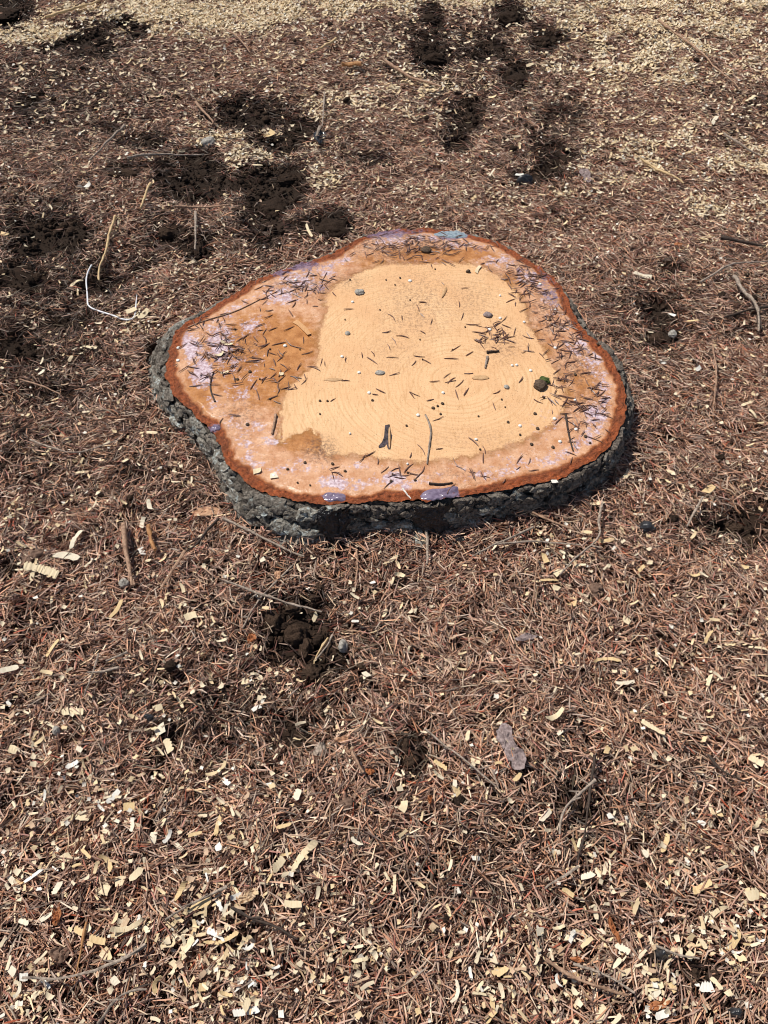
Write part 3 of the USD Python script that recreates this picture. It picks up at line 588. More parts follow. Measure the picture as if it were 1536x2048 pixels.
# ------------------------------------------------------------------ twigs and sticks on the ground
LIFT = .0235
LAND = []      # (name used in labels, picture position)
def twig(path, w, mat, label, cat='twig', stubs=0, taper=.55, lift=LIFT, name='twig', land=None, wob=.0012):
    p = np.array(path, float); w3 = at(p[:, 0], p[:, 1], lift)
    rad = w / 2 * (.82 if w > 6 else 1.0) / px_scale(p[:, 1].mean())
    n = max(8, int(np.linalg.norm(np.diff(w3, axis=0), axis=1).sum() / .008))
    c = spline(w3, n); sd = len(LAND) * 7 + int(p[0, 0])
    rr = np.random.default_rng(sd)
    c[:, :2] += np.cumsum(rr.normal(0, wob, (n, 2)), 0) * .35
    c[:, 2] = .55 * c[:, 2] + .45 * (gz(c[:, 0], c[:, 1]) + lift) + rad * .6
    ms = [tube(c, rad * np.linspace(1, taper, n) * (1 + rr.normal(0, .13, n)), 7, sd, .16)]
    for q in range(stubs):
        k = rr.integers(2, n - 2); d = np.r_[rr.normal(0, 1, 2), .25]; d /= np.linalg.norm(d); L = rr.uniform(.004, .014)
        ms.append(tube(c[k] + np.linspace(0, 1, 4)[:, None] * d * L, rad * np.array([.6, .5, .4, .3]), 5, sd + q))
    v, f = join(ms); m = obj(name, v, f, mat, loc=c[n // 2], smooth=40); tag(m, label, cat, 'twigs lying on the needle litter')
    if land: LAND.append((land, (p[len(p) // 2, 0], p[len(p) // 2, 1])))
    return m
T = twig
T([(447,1038),(510,1067),(580,1103),(607,1113)], 8, 'twig_grey', 'straight grey-brown twig along the foot of the stump bark, front left', stubs=2, land='the twig at the bark foot')
T([(648,1063),(573,1147),(530,1190),(490,1257)], 5, 'twig_grey', 'long thin knobbly twig leaning from the bark foot towards the dark clods', stubs=5, lift=.014)
T([(450,1162),(533,1190),(600,1210),(647,1220)], 7, 'twig_grey', 'grey twig lying just behind the brown soil clods, crossing a thinner one', stubs=3, land='the grey twig behind the clods')
T([(705,1027),(712,1107),(708,1173),(703,1247),(710,1317)], 4.5, 'twig_brown', 'long thin upright-looking stem running from the front bark towards the camera', stubs=2, lift=.013, land='the long thin stem before the stump')
T([(850,1035),(826,1050),(800,1067)], 4.5, 'twig_straw', 'short straw-coloured twig leaning on the front bark left of a root stub')
T([(852,1058),(853,1092),(852,1127)], 8, 'twig_grey', 'stubby bare grey stick pointing at the camera from the root stub', cat='stick', land='the stubby grey stick')
T([(1024,1006),(1074,1029),(1110,1045),(1148,1058)], 8, 'twig_brown', 'brown twig sloping away from the right half of the front bark', stubs=3, land='the brown sloping twig')
T([(1066,1054),(1020,1076),(983,1091),(945,1112)], 5, 'twig_grey', 'thin grey twig crossing the litter in front of the stump, below the brown sloping one', stubs=2)
T([(1206,1004),(1200,1045),(1196,1079),(1169,1103),(1120,1150)], 5.5, 'twig_grey', 'bent twig right of the front bark, hooking towards the left', stubs=3, land='the bent hooked twig')
T([(1076,1108),(1070,1150),(1066,1199),(1053,1257)], 4, 'twig_brown', 'thin red-brown stem hanging down the picture right of the grey stick')
T([(985,1090),(1075,1085),(1160,1090)], 4, 'twig_grey', 'thin twig lying almost level between the brown and the hooked twigs')
T([(1405,995),(1390,1025),(1376,1054)], 7, 'twig_grey', 'straight grey stick just left of the dark soil at the right edge', cat='stick')
T([(247,1050),(252,1110),(263,1175)], 11, 'twig_brown', 'thick brown stick with peeling bark left of the stump, front', cat='stick', taper=.85, land='the thick brown stick')
T([(297,1050),(303,1080),(311,1100)], 10, 'twig_orange', 'short orange-brown stick beside the thicker brown stick', cat='stick', taper=.9)
T([(370,1103),(345,1145),(323,1182)], 9, 'twig_brown', 'broken brown stick slanting down left, right of the two upright sticks', cat='stick', land='the slanting broken stick')
T([(276,1101),(260,1118),(243,1133)], 5, 'twig_dark', 'thin dark twig lying across the thick brown stick', lift=.018)
T([(437,1037),(410,1066),(393,1087),(330,1118)], 5, 'twig_dark', 'thin dark twig lying left of the stump corner')
T([(197,1307),(182,1355),(168,1395)], 4, 'twig_grey', 'thin grey twig pointing at the camera on the far left, below the honey strips')
T([(255,1305),(225,1318),(212,1324)], 7, 'twig_grey', 'short flat grey twig left of the soil clods')
T([(238,1335),(205,1343),(172,1345)], 7, 'twig_grey', 'short grey twig under a similar one on the left litter')
T([(1189,1512),(1177,1613),(1171,1667),(1157,1733)], 7, 'twig_dark', 'long almost black bent stick on the lower right litter', cat='stick', stubs=2, land='the black bent stick')
T([(1157,1733),(1125,1755),(1091,1776)], 6, 'twig_grey', 'pale grey twig at the lower end of the black bent stick')
T([(1190,1562),(1158,1590),(1134,1613),(1123,1640),(1121,1670)], 9, 'twig_grey', 'curved rough grey twig left of the black bent stick', stubs=5)
T([(1417,1510),(1451,1543),(1494,1563)], 6, 'twig_dark', 'dark rough twig on the right litter, above the pale curled shavings', stubs=3)
T([(849,1460),(885,1490),(929,1520),(992,1573)], 5, 'twig_grey', 'long thin grey stem slanting through the middle of the front litter', land='the long slanting stem')
T([(377,1443),(345,1525),(313,1603)], 4, 'twig_brown', 'long thin brown stem at the right of the toothed chip, lower left', land='the thin brown stem lower left')
T([(292,1889),(255,1912),(219,1930),(129,1950),(47,1951)], 9, 'twig_grey', 'long knobbly grey twig across the bottom left corner', stubs=8, land='the knobbly twig at bottom left')
T([(457,1774),(420,1790),(375,1813),(335,1840)], 8, 'twig_grey', 'rough grey twig slanting above the shavings at the bottom left', stubs=4)
T([(461,1813),(500,1835),(547,1852),(600,1880)], 8, 'twig_dark', 'dark rough twig sloping right between the bottom shavings', stubs=5, land='the dark twig at the bottom')
T([(195,2048),(242,1993),(265,1983),(289,1981)], 6, 'twig_grey', 'bent twig leaving the picture at the bottom left edge', stubs=2)
T([(174,1845),(160,1910),(148,1970)], 5, 'twig_orange', 'straight reddish stem crossing over the knobbly bottom left twig', lift=.018)
T([(1090,1919),(1169,1965),(1215,1982),(1256,1996)], 9, 'twig_brown', 'lower of two knobbly parallel twigs at the bottom right', stubs=8, land='the paired twigs at bottom right')
T([(1148,1928),(1215,1948),(1268,1981)], 8, 'twig_grey', 'upper of two knobbly parallel twigs at the bottom right', stubs=7)
T([(1310,1890),(1350,1905),(1397,1915)], 6, 'twig_grey', 'short grey twig lying above the dark clods at bottom right')
T([(1441,478),(1485,485),(1532,492)], 9, 'twig_dark', 'straight black stick at the right edge behind the stump', cat='stick', land='the black stick at the right edge')
T([(1467,555),(1494,593),(1514,629),(1517,664)], 10, 'twig_grey', 'thick grey branch piece at the right edge, bent like an elbow', cat='stick', stubs=2, land='the grey elbow branch')
T([(1540,614),(1500,620),(1473,629),(1447,637)], 7, 'twig_dark', 'dark twig crossing the grey elbow branch at the right edge', lift=.018)
T([(1400,566),(1430,548),(1458,532),(1538,524)], 5, 'twig_grey', 'long thin twig above the grey elbow branch', stubs=2)
T([(1424,690),(1432,735),(1432,775),(1423,834)], 4, 'twig_brown', 'thin bowed stem right of the dark hole beside the stump')
T([(764,124),(818,155),(850,166),(883,176)], 8, 'twig_brown', 'thick brown twig behind the stump beside black soil', stubs=4, land='the thick brown back twig at the back')
T([(1283,320),(1330,345),(1368,367)], 5, 'twig_straw', 'thin straw-coloured twig behind the stump on the right')
T([(231,434),(217,475),(212,501),(200,530),(198,562)], 6, 'twig_straw', 'long pale crooked twig standing above the white wire', lift=.02, land='the pale crooked twig')
T([(453,547),(400,568),(339,592)], 4.5, 'twig_brown', 'thin brown stem between the white wire and the stump')
T([(92,36),(150,18),(205,-4)], 7, 'twig_straw', 'pale straw-coloured stalk in the top left corner')
T([(255,317),(330,312),(410,310)], 4.5, 'twig_grey', 'thin grey twig at the upper edge of the black hole')
T([(248,253),(215,285),(178,322)], 4.5, 'twig_grey', 'thin twig slanting left above the small dark clod')
T([(302,368),(290,395),(281,418)], 6, 'twig_straw', 'short pale twig left of the black hole')
T([(390,205),(408,226),(426,248)], 6, 'twig_brown', 'short brown twig with a pale chip at its end, behind the black hole')
T([(650,185),(648,215),(645,252)], 4, 'twig_grey', 'thin upright grey twig in the back litter, left of centre')
T([(350,414),(400,416),(455,413)], 4.5, 'twig_brown', 'thin level twig at the lower edge of the black hole')
T([(684,131),(700,131),(722,130)], 9, 'twig_orange', 'short pale round stick stub in the back litter', cat='stick', taper=.95)
T([(672,84),(645,97),(618,109)], 5, 'twig_straw', 'thin pale stalk in the back litter below the top edge')
T([(455,62),(480,85),(502,107)], 4, 'twig_brown', 'thin brown twig below the heap of sawdust at the back')
T([(1316,42),(1380,90),(1428,135),(1483,182)], 4, 'twig_brown', 'long thin twig in the top right litter')
T([(1448,268),(1485,292),(1520,312)], 5, 'twig_grey', 'grey twig near the right edge in the back litter')
T([(391,425),(392,450),(391,500)], 6, 'twig_grey', 'short upright grey twig left behind the stump')
T([(640,255),(634,275)], 6, 'twig_grey', 'tiny grey stick upright beside a charred piece at the back')
T([(703,1500),(716,1530),(722,1545)], 9, 'twig_brown', 'short knobbly brown stick between the dark patch and the clods', cat='stick', taper=.8)
T([(735,1590),(755,1580),(775,1572)], 6, 'twig_dark', 'short dark twig in the middle of the lower litter')
T([(655,1277),(640,1300),(628,1330)], 4, 'twig_straw', 'pale thin twig lying across the brown soil clods', lift=.018)
T([(665,1270),(650,1300),(632,1325)], 4, 'twig_grey', 'grey thin twig beside a paler one on the brown soil clods', lift=.018)
T([(1180,720),(1150,722),(1210,690),(1245,705)], 5, 'twig_dark', 'dark twig touching the right rim of the stump', lift=.02)
T([(60,880),(150,905),(240,880)], 4, 'twig_grey', 'thin arched twig in the dark litter on the far left')
T([(40,760),(75,770),(120,790)], 3.5, 'twig_brown', 'thin stem in the dark litter at the left edge')
T([(1085,1700),(1120,1680),(1160,1650)], 4, 'twig_brown', 'thin brown stem crossing behind the black bent stick')

# root stub and bark scraps by the front bark
for k, (u, v_, a, b, cc, lab, mat) in enumerate((
        (838, 1072, .012, .022, .011, 'grey root stub with lichen sticking out of the front bark', 'bark_pale'),
        (893, 1070, .022, .009, .008, 'lumpy lichen-covered bark scrap right of the root stub', 'bark_pale'),
        (905, 1078, .013, .007, .006, 'small pale-spotted bark scrap at the end of a larger one', 'bark'))):
    p = at(np.array(float(u)), np.array(float(v_)), .012); v, f = lump((a, b, cc), 700 + k, 3, .4, 1.5, .15)
    m = obj('bark_scrap', yaw(v, -.4 if k else .1) + p, f, mat, loc=p, smooth=50); tag(m, lab, 'bark scrap')
LAND.append(('the grey root stub', (838, 1072)))

# white bent wire
wp = [(183,530),(175,546),(173,556),(174,580),(175,600),(177,611),(187,617),(206,625),(234,634),(255,639),(264,638),(269,630),(272,612),(274,590)]
w3 = at(*np.array(wp, float).T, .016); c = spline(w3, 70); c[:, 2] = np.maximum(gz(c[:, 0], c[:, 1]) + .010, np.convolve(np.pad(c[:, 2], 6, 'edge'), np.ones(13) / 13, 'valid'))
v, f = tube(c, np.r_[np.full(58, .0014), np.linspace(.0014, .0006, 12)], 8, 1, .0); m = obj('wire', v, f, 'wire', loc=c[35], smooth=50)
tag(m, 'white bent wire hook lying on dark litter left of the stump', 'wire'); LAND.append(('the white wire', (200, 600)))

# ------------------------------------------------------------------ clods, stones, flakes, cones
def thing_lump(name, u, v_, wpx, hpx, tall, mat, label, cat, level=3, rough=.35, lift=.004, freq=1.6, fine=.12, ang_=0., group=None, land=None):
    s_ = px_scale(v_); p = at(np.array(float(u)), np.array(float(v_)), lift)
    a = wpx / 2 / s_; b = hpx / 2 / s_ / .85
    v, f = lump((a, b, tall), int(u * 13 + v_) % 9973, level, rough, freq, fine)
    m = obj(name, yaw(v, ang_) + p, f, mat, loc=p, smooth=60); tag(m, label, cat, group)
    if land: LAND.append((land, (u, v_)))
CG = 'dark soil clods'
for a in ((662,462,66,46,.016,'soil','round crumbly black soil clod right behind the stump rim','the black clod behind the stump'),
          (545,420,60,60,.014,'soil','largest loose black clod of the dug patch left behind the stump','the dug black patch'),
          (575,360,40,28,.010,'soil','small black clod on the far side of the dug patch behind the stump',None),
          (590,1218,34,30,.010,'clod','brown soil clod nearest the grey twig, middle of its group','the brown clods'),
          (548,1245,38,44,.012,'clod','brown soil clod at the left end of the front group',None),
          (592,1272,50,38,.016,'clod','largest dark brown soil clod in front of the stump',None),
          (612,1300,30,44,.012,'clod','greyish soil clod right below the largest brown one',None),
          (652,1262,30,38,.010,'clod','brown soil clod under the thin pale twig',None),
          (640,1182,30,24,.012,'clod','small soil clod behind the grey twig, front of stump',None),
          (630,1202,26,22,.010,'clod','smaller soil clod touching the one behind the grey twig',None),
          (622,1350,42,36,.012,'clod','rounded brown clod at the camera end of the front group','the nearest brown clod'),
          (660,1300,40,50,.010,'clod','flat brown clod right of the greyish clod',None),
          (648,1362,34,24,.009,'clod','small clod touching the rounded clod at the camera end',None),
          (812,1492,22,34,.010,'clod','narrow brown clod at the top of a pair in the middle litter',None),
          (822,1522,38,34,.010,'clod','wider brown clod below the narrow one in the middle litter','the pair of clods in mid litter'),
          (1383,1940,30,44,.012,'clod','tall dark clod above the white chips at bottom right','the dark clods at bottom right'),
          (1428,1952,28,20,.009,'clod','small dark clod right of the tall one at bottom right',None),
          (1365,1893,20,20,.007,'clod','tiny clod above the dark clods at bottom right',None),
          (1505,1083,44,20,.008,'clod','flat brown clod at the right edge, in front of dark soil',None),
          (1465,1058,40,24,.007,'clod','flat brown clod in the dark soil near the right edge','the dark soil at the right edge'),
          (1310,680,40,26,.010,'clod','brown clod in the hole right of the stump','the dark hole right of the stump'),
          (1030,168,50,36,.016,'soil','round black clod beside the thick brown back twig, behind the stump',None),
          (1018,42,48,30,.018,'soil','black clod at the top edge, right of centre','the black clod at the top edge'),
          (862,45,34,28,.014,'soil','smaller black clod at the top edge, centre',None),
          (812,48,24,18,.010,'soil','smallest black clod in the row at the top edge',None),
          (870,120,46,26,.014,'soil','flat black clod right of the thick brown back twig',None),
          (1084,85,36,28,.012,'soil','black clod right of the row at the top, beside pale chips',None),
          (248,350,60,22,.009,'clod','flat brown clod left behind the black hole','the flat clod left at the back'),
          (118,417,34,22,.008,'clod','grey-brown clod at the left edge behind the stump',None),
          (332,470,30,20,.012,'clod','grey clod in the dark hollow left behind the stump',None),
          (16,30,50,44,.016,'soil','black earth clod cut by the top left corner of the picture',None),
          (775,338,36,22,.010,'soil','small black clod behind the stump, near its far rim',None),
          (20,1150,26,22,.008,'soil','black crumbly clod at the left edge beside pale chips','the black clod at the left edge'),
          (400,505,26,30,.010,'soil','black clod in the hollow between the wire and the stump',None)):
    thing_lump('soil_clod', *a[:4], a[4], a[5], a[6], 'soil clod', group=CG, land=a[7], fine=.28, freq=2.0)
def crumpled(a, b, seed, amp):
    r = np.random.default_rng(seed); m, K = 22, 6; ph = np.linspace(0, 2 * math.pi, m, endpoint=False)
    k = 1 + .22 * np.sin(ph * 2 + r.uniform(0, 6)) + .12 * np.sin(ph * 3 + r.uniform(0, 6)) + r.normal(0, .09, m)
    q = np.linspace(1, 0, K)[:-1, None] * k
    x, y = (q * np.cos(ph) * a).ravel(), (q * np.sin(ph) * b).ravel(); x, y = np.r_[x, 0], np.r_[y, 0]
    pp = np.stack([x / a * 1.7, y / a * 1.7, 0 * x], -1) + r.uniform(0, 40, 3)
    z = (np.abs(meshkit.fbm(pp, 3, seed % 91) - .5) * 4 - .6) * amp + (meshkit.fbm(pp * 4, 2, seed % 83) - .5) * amp * .6
    f = []
    for i in range(K - 2):
        for j in range(m):
            p0, p1, q0, q1 = i * m + j, i * m + (j + 1) % m, (i + 1) * m + j, (i + 1) * m + (j + 1) % m
            f += [(p0, p1, q1), (p0, q1, q0)]
    f += [((K - 2) * m + j, (K - 2) * m + (j + 1) % m, (K - 1) * m) for j in range(m)]; n = len(x); f = np.array(f)
    rimf = [(j, n + j, n + (j + 1) % m) for j in range(m)] + [(j, n + (j + 1) % m, (j + 1) % m) for j in range(m)]
    return np.vstack([np.stack([x, y, z], -1), np.stack([x, y, z - .0009], -1)]), np.vstack([f, f[:, ::-1] + n, rimf])
def flake(u, v_, wpx, hpx, mat, label, ang_=0., cat='bark flake', tall=.003, lift=.011, land=None, name='bark_flake'):
    s_ = px_scale(v_); p = at(np.array(float(u)), np.array(float(v_)), lift + .007)
    v, f = crumpled(wpx / 2 / s_, hpx / 2 / s_ / .85, int(u * 11 + v_) % 9973, tall * 1.2)
    m = obj(name, yaw(v, ang_) + p, f, mat, loc=p, smooth=40); tag(m, label, cat)
    if land: LAND.append((land, (u, v_)))
flake(1012, 1475, 40, 44, 'flake_grey', 'upper half of the crumpled grey-purple bark flake in the front litter', .3, land='the grey-purple flake')
flake(1030, 1510, 34, 52, 'flake_grey', 'crumpled grey-purple bark flake with a folded lower edge', .1)
flake(415, 1022, 50, 22, 'flake_tan', 'flat tan bark flake left of the stump corner', -.1, land='the tan flake')
flake(62, 1110, 36, 24, 'flake_brown', 'brown bark flake at the left edge above pale chips', .5)
flake(1052, 1273, 42, 12, 'flake_grey', 'long grey bark flake on the litter right of the thin red-brown stem', .05)
flake(1172, 346, 24, 36, 'flake_grey', 'grey triangular flake standing beside dark soil behind the stump', .1, tall=.006, land='the grey triangular flake')
flake(1228, 1857, 14, 34, 'flake_red', 'orange-red bark flake near the bottom right chips', .3, land='the orange-red flake')
flake(1318, 2010, 40, 14, 'flake_red', 'rust-brown bark flake above the white chip at the bottom edge', .35)
flake(560, 1262, 0.1 + 22, 20, 'flake_red', 'rust-coloured flake at the left end of the brown clods', .3) if False else None
flake(502, 1275, 16, 18, 'flake_red', 'small rust-coloured flake left of the brown clods', .3)
flake(740, 1542, 16, 12, 'flake_red', 'small orange bark crumb in the middle of the lower litter', .2)
flake(860, 1597, 10, 12, 'flake_red', 'tiny orange bark crumb right of the wide cream chip', .1)
flake(1156, 1918, 26, 9, 'flake_red', 'thin rust-brown flake at the end of the paired twigs', .1)
flake(555, 1148, 14, 14, 'flake_tan', 'small pinkish bark flake below the twig at the bark foot', .1)
flake(1115, 1022, 22, 16, 'flake_red', 'orange-red bark flake at the foot of the front bark, right', -.4)
flake(1357, 487, 12, 10, 'flake_red', 'small round orange flake behind the stump on the right', 0)
flake(1450, 1010, 30, 8, 'flake_red', 'thin red curled flake left of the dark soil at the right edge', -.3) if False else None
flake(112, 1830, 18, 24, 'flake_red', 'rust-red patch of bark among the bottom left chips', .2)
flake(493, 1793, 32, 24, 'chip_tan', 'fuzzy tan wood scrap above the dark twig at the bottom', .2, cat='wood scrap', name='wood_scrap')
flake(118, 1907, 34, 26, 'flake_brown', 'grey-brown rounded bark flake over the knobbly bottom left twig', .2)
flake(685, 1478, 34, 10, 'flake_tan', 'long pinkish bark flake right of the dark patch in the litter', .05)
flake(640, 270, 22, 44, 'stone_dark', 'charred dark bark piece in the back litter', .2, cat='bark flake', tall=.006)
flake(850, 1078, .1 + 10, 8, 'stone_grey', 'x', 0) if False else None
def stone(u, v_, w, h, mat, label, tall=.006, land=None): thing_lump('stone', u, v_, w, h, tall, mat, label, 'stone', 3, .45, .014, 1.2, .04, land=land)
stone(1292, 1055, 34, 18, 'stone_dark', 'dark smooth stone right of the hooked twig', .008, 'the dark smooth stone')
stone(247, 1167, 20, 16, 'stone_grey', 'small grey pebble at the lower end of the thick brown stick')
stone(685, 1293, 20, 22, 'stone_grey', 'oval grey-brown stone right of the brown clods', .007)
stone(1320, 1908, 22, 26, 'stone_dark', 'shiny dark stone left of the tall clod at bottom right', .010, 'the shiny dark stone')
stone(1471, 2025, 26, 14, 'stone_dark', 'glossy black stone at the bottom edge, right', .008)
stone(1050, 362, 32, 16, 'stone_dark', 'black rock under a white chip behind the stump', .014, 'the black rock')
stone(1345, 668, 16, 16, 'stone_grey', 'pale grey pebble on the edge of the dark hole right of the stump')
stone(113, 1462, 14, 14, 'stone_grey', 'round grey pebble on the left litter')
stone(298, 1435, 18, 12, 'stone_dark', 'little blue-black stone near the toothed chip on the left')
stone(418, 285, 30, 24, 'stone_grey', 'pale dusty stone behind the black hole', .010)
stone(700, 1600 - 8, 22, 20, 'flake_grey', 'greyish rounded lump in the lower middle litter') if False else None
stone(112, 1838, 12, 10, 'stone_dark', 'tiny black stone among the bottom left chips') if False else None
thing_lump('conifer_cone', 1190, 1183, 36, 28, .010, 'flake_brown', 'brown broken cone half buried in the litter right of the stump front', 'conifer cone', 3, .3, .008, 3.0, .35)
thing_lump('conifer_cone', 640, 1512, 28, 42, .010, 'twig_grey', 'small grey cone lying in the dark patch of the front litter', 'conifer cone', 3, .2, .008, 3.5, .4)
thing_lump('conifer_cone', 690, 1615, 46, 30, .010, 'flake_brown', 'dark brown cone scale lump below the short dark twig', 'conifer cone', 3, .3, .006, 3.0, .3)

# ------------------------------------------------------------------ wood chips, the 300 largest as things
CH = [(132,1109,62,14,-8,'strip','pale'),(85,1140,80,18,-16,'saw','cream'),(63,1150,24,10,85,'strip','cream'),(233,1217,50,9,57,'strip','honey'),(102,1294,48,9,55,'strip','honey'),(380,1230,28,15,18,'square','cream'),(18,1338,45,12,15,'strip','pale'),(151,1078,52,10,58,'curl','pale'),(145,1419,50,14,0,'saw','cream'),(316,1415,20,14,20,'square','cream'),(318,1457,26,20,30,'square','pale'),(337,1490,32,17,-68,'saw','cream'),(24,1498,20,17,-20,'square','cream'),(93,1518,26,20,40,'square','cream'),(143,1527,32,10,25,'curl','white'),(225,1592,42,11,45,'strip','white'),(163,1630,34,17,-10,'saw','cream'),(258,1612,26,14,5,'square','honey'),(305,1673,24,17,75,'square','pale'),(325,1642,20,9,65,'strip','cream'),(355,1690,32,9,-45,'strip','pale'),(437,1640,66,10,72,'curl','honey'),(130,1713,24,18,30,'square','cream'),(25,1765,46,11,-58,'strip','pale'),(66,1752,56,8,35,'strip','white'),(113,1775,34,14,60,'saw','pale'),(237,1760,22,18,10,'square','cream'),(272,1748,40,15,42,'strip','cream'),(207,1775,30,26,60,'square','cream'),(430,1739,52,12,12,'curl','pale'),(217,1723,46,10,-60,'curl','honey'),(594,1588,26,16,70,'saw','pale'),(567,1650,36,9,15,'strip','honey'),(604,1708,90,14,50,'curl','cream'),(557,1728,36,17,48,'saw','cream'),(882,1528,36,10,-32,'saw','honey'),(952,1517,22,14,-10,'square','cream'),(807,1612,24,17,75,'square','cream'),(917,1585,34,15,-75,'saw','honey'),(935,1472,24,10,80,'strip','cream'),(712,1683,30,8,-35,'saw','pale'),(789,1768,46,8,88,'saw','cream'),(774,1752,24,6,-60,'strip','cream'),(952,1715,18,8,-5,'strip','white'),(1109,1435,46,10,30,'curl','cream'),(1307,1455,62,11,-30,'saw','cream'),(1121,1462,16,8,40,'strip','pale'),(1214,1500,17,12,70,'square','honey'),(1514,1520,38,16,-30,'saw','cream'),(1036,1553,26,9,45,'strip','honey'),(1092,1628,34,12,48,'saw','pale'),(1221,1630,12,11,10,'square','white'),(1427,1618,46,8,-65,'strip','cream'),(1441,1628,14,9,0,'square','honey'),(1406,1642,20,9,-30,'strip','white'),(1514,1650,28,8,50,'curl','cream'),(1334,1685,46,12,72,'strip','honey'),(1291,1707,20,11,-60,'strip','pale'),(1112,1703,22,11,-15,'curl','pale'),(1176,1750,32,12,18,'saw','pale'),(1406,1773,48,13,30,'saw','honey'),(1506,1790,30,20,20,'saw','cream'),(1137,1783,32,9,-32,'strip','honey'),(1204,1862,20,16,-60,'square','pale'),(1248,1895,38,14,-32,'saw','pale'),(1250,1944,52,10,18,'strip','cream'),(1310,1973,46,13,14,'strip','cream'),(1324,2029,32,13,18,'strip','white'),(1415,1973,30,18,0,'saw','white'),(1471,1882,52,15,58,'strip','honey'),(1432,1824,56,8,45,'curl','cream'),(1204,2027,44,15,68,'saw','cream'),(985,2027,52,11,55,'strip','honey'),(916,1986,54,9,78,'curl','pale'),(1080,1863,16,15,10,'square','pale'),(1077,1890,18,10,70,'square','cream'),(158,1862,30,12,-30,'saw','honey'),(195,1880,38,13,-15,'saw','honey'),(207,1905,26,22,70,'square','cream'),(47,1843,24,10,-20,'saw','pale'),(92,1833,32,9,32,'strip','pale'),(256,1856,78,10,18,'curl','cream'),(426,1864,30,12,-25,'saw','white'),(457,1876,52,9,30,'saw','honey'),(328,1884,26,20,20,'square','cream'),(375,1886,42,15,48,'saw','cream'),(348,1927,20,12,-40,'square','cream'),(47,1954,20,14,5,'square','white'),(25,1942,20,18,60,'square','pale'),(490,2022,60,13,10,'saw','white'),(562,2028,13,13,0,'square','white'),(402,1809,52,13,22,'strip','honey'),(438,1808,30,8,-65,'curl','white'),(450,1818,28,8,70,'curl','pale'),(586,1809,40,12,-5,'strip','cream'),(543,1895,46,5,-80,'strip','pale'),(309,1966,42,10,72,'curl','honey'),(230,1962,20,14,-50,'square','pale'),(359,1784,50,11,62,'curl','honey'),(477,1970,26,9,75,'curl','white'),(500,1965,16,12,40,'square','white'),(960,1060,42,9,30,'strip','pale'),(1186,1004,50,9,-2,'curl','cream'),(1215,1077,36,8,10,'strip','honey'),(1090,1116,22,13,-70,'square','honey'),(1117,1141,20,14,40,'square','cream'),(1099,1157,42,6,0,'strip','honey'),(1113,1174,16,12,-20,'square','cream'),(1254,1238,20,14,-40,'square','cream'),(1148,1205,22,11,40,'curl','honey'),(1285,1132,20,8,45,'strip','honey'),(1492,1132,16,9,-5,'square','honey'),(1211,1315,62,7,3,'curl','honey'),(1252,1364,44,7,4,'strip','pale'),(1517,1292,42,8,-6,'saw','cream'),(1389,1150,28,6,0,'curl','honey'),(1418,1269,34,7,62,'curl','honey'),(1418,1360,28,9,70,'strip','cream'),(1248,1341,14,8,0,'square','cream'),(1230,1341,12,7,5,'square','cream'),(1286,548,42,9,-14,'strip','pale'),(1385,643,26,5,2,'strip','honey'),(1341,940,13,11,0,'square','cream'),(1252,952,36,11,52,'curl','cream'),(1420,975,26,15,40,'square','honey'),(1508,825,26,7,-50,'curl','cream'),(1497,803,28,6,20,'curl','cream'),(1397,737,14,8,40,'square','white'),(1327,720,14,10,-30,'square','white'),(1315,765,15,4,85,'strip','cream'),(1346,626,16,8,-20,'square','white'),(7,465,18,11,-10,'square','honey'),(179,690,30,8,-10,'strip','cream'),(150,560,28,9,30,'curl','cream'),(263,622,24,11,20,'square','cream'),(288,627,30,12,45,'saw','cream'),(140,716,16,7,60,'strip','cream'),(303,864,26,7,-5,'strip','cream'),(83,744,18,9,40,'saw','pale'),(515,328,24,7,-2,'strip','cream'),(170,373,28,8,15,'curl','white'),(617,462,32,6,-65,'strip','cream'),(1040,349,20,8,0,'square','white'),(1178,150,24,7,12,'strip','cream'),(1428,240,22,8,60,'strip','pale'),(1060,130,18,6,20,'strip','cream'),(1503,195,26,8,35,'saw','cream'),(1458,315,20,8,45,'strip','cream'),(1418,322,14,4,80,'strip','white'),(770,1250 - 28,20,9,60,'strip','cream'),(630,1232,22,10,68,'strip','cream'),(710,1243,18,5,0,'strip','white'),(732,1348,16,14,-40,'square','pale'),(490,1360,16,14,0,'square','cream'),(512,1412,24,8,25,'strip','white'),(800,1148,24,8,-15,'curl','cream'),(785,1160,18,6,70,'strip','cream'),(745,1165,12,9,20,'square','white'),(780,1118,40,7,30,'curl','cream'),(1300,1045 + 80,12,8,0,'square','cream'),(525,1120,12,10,30,'square','pale'),(473,1063,18,10,35,'square','cream'),(460,1072,14,9,30,'square','cream'),(283,1098,20,16,-50,'square','white'),(296,1121,12,10,0,'square','cream'),(365,1175,24,8,-70,'strip','cream'),(300,1015,30,9,-50,'curl','pale'),(283,1045,26,10,80,'curl','pale'),(160,940,24,7,5,'strip','cream'),(250,920,14,8,30,'square','cream'),(1200,290,14,8,20,'square','cream'),(980,350,20,5,60,'curl','pale'),(700,100,14,5,50,'strip','cream'),(540,265,22,16,40,'square','honey'),(860,560 - 120,22,6,20,'strip','cream')]
COLN = {'pale': 'pale', 'cream': 'cream', 'honey': 'honey-yellow', 'white': 'whitish', 'tan': 'tan'}
KN = {'strip': 'straight strip of wood', 'saw': 'saw-toothed wood chip', 'square': 'blocky wood chip', 'curl': 'curled wood shaving'}
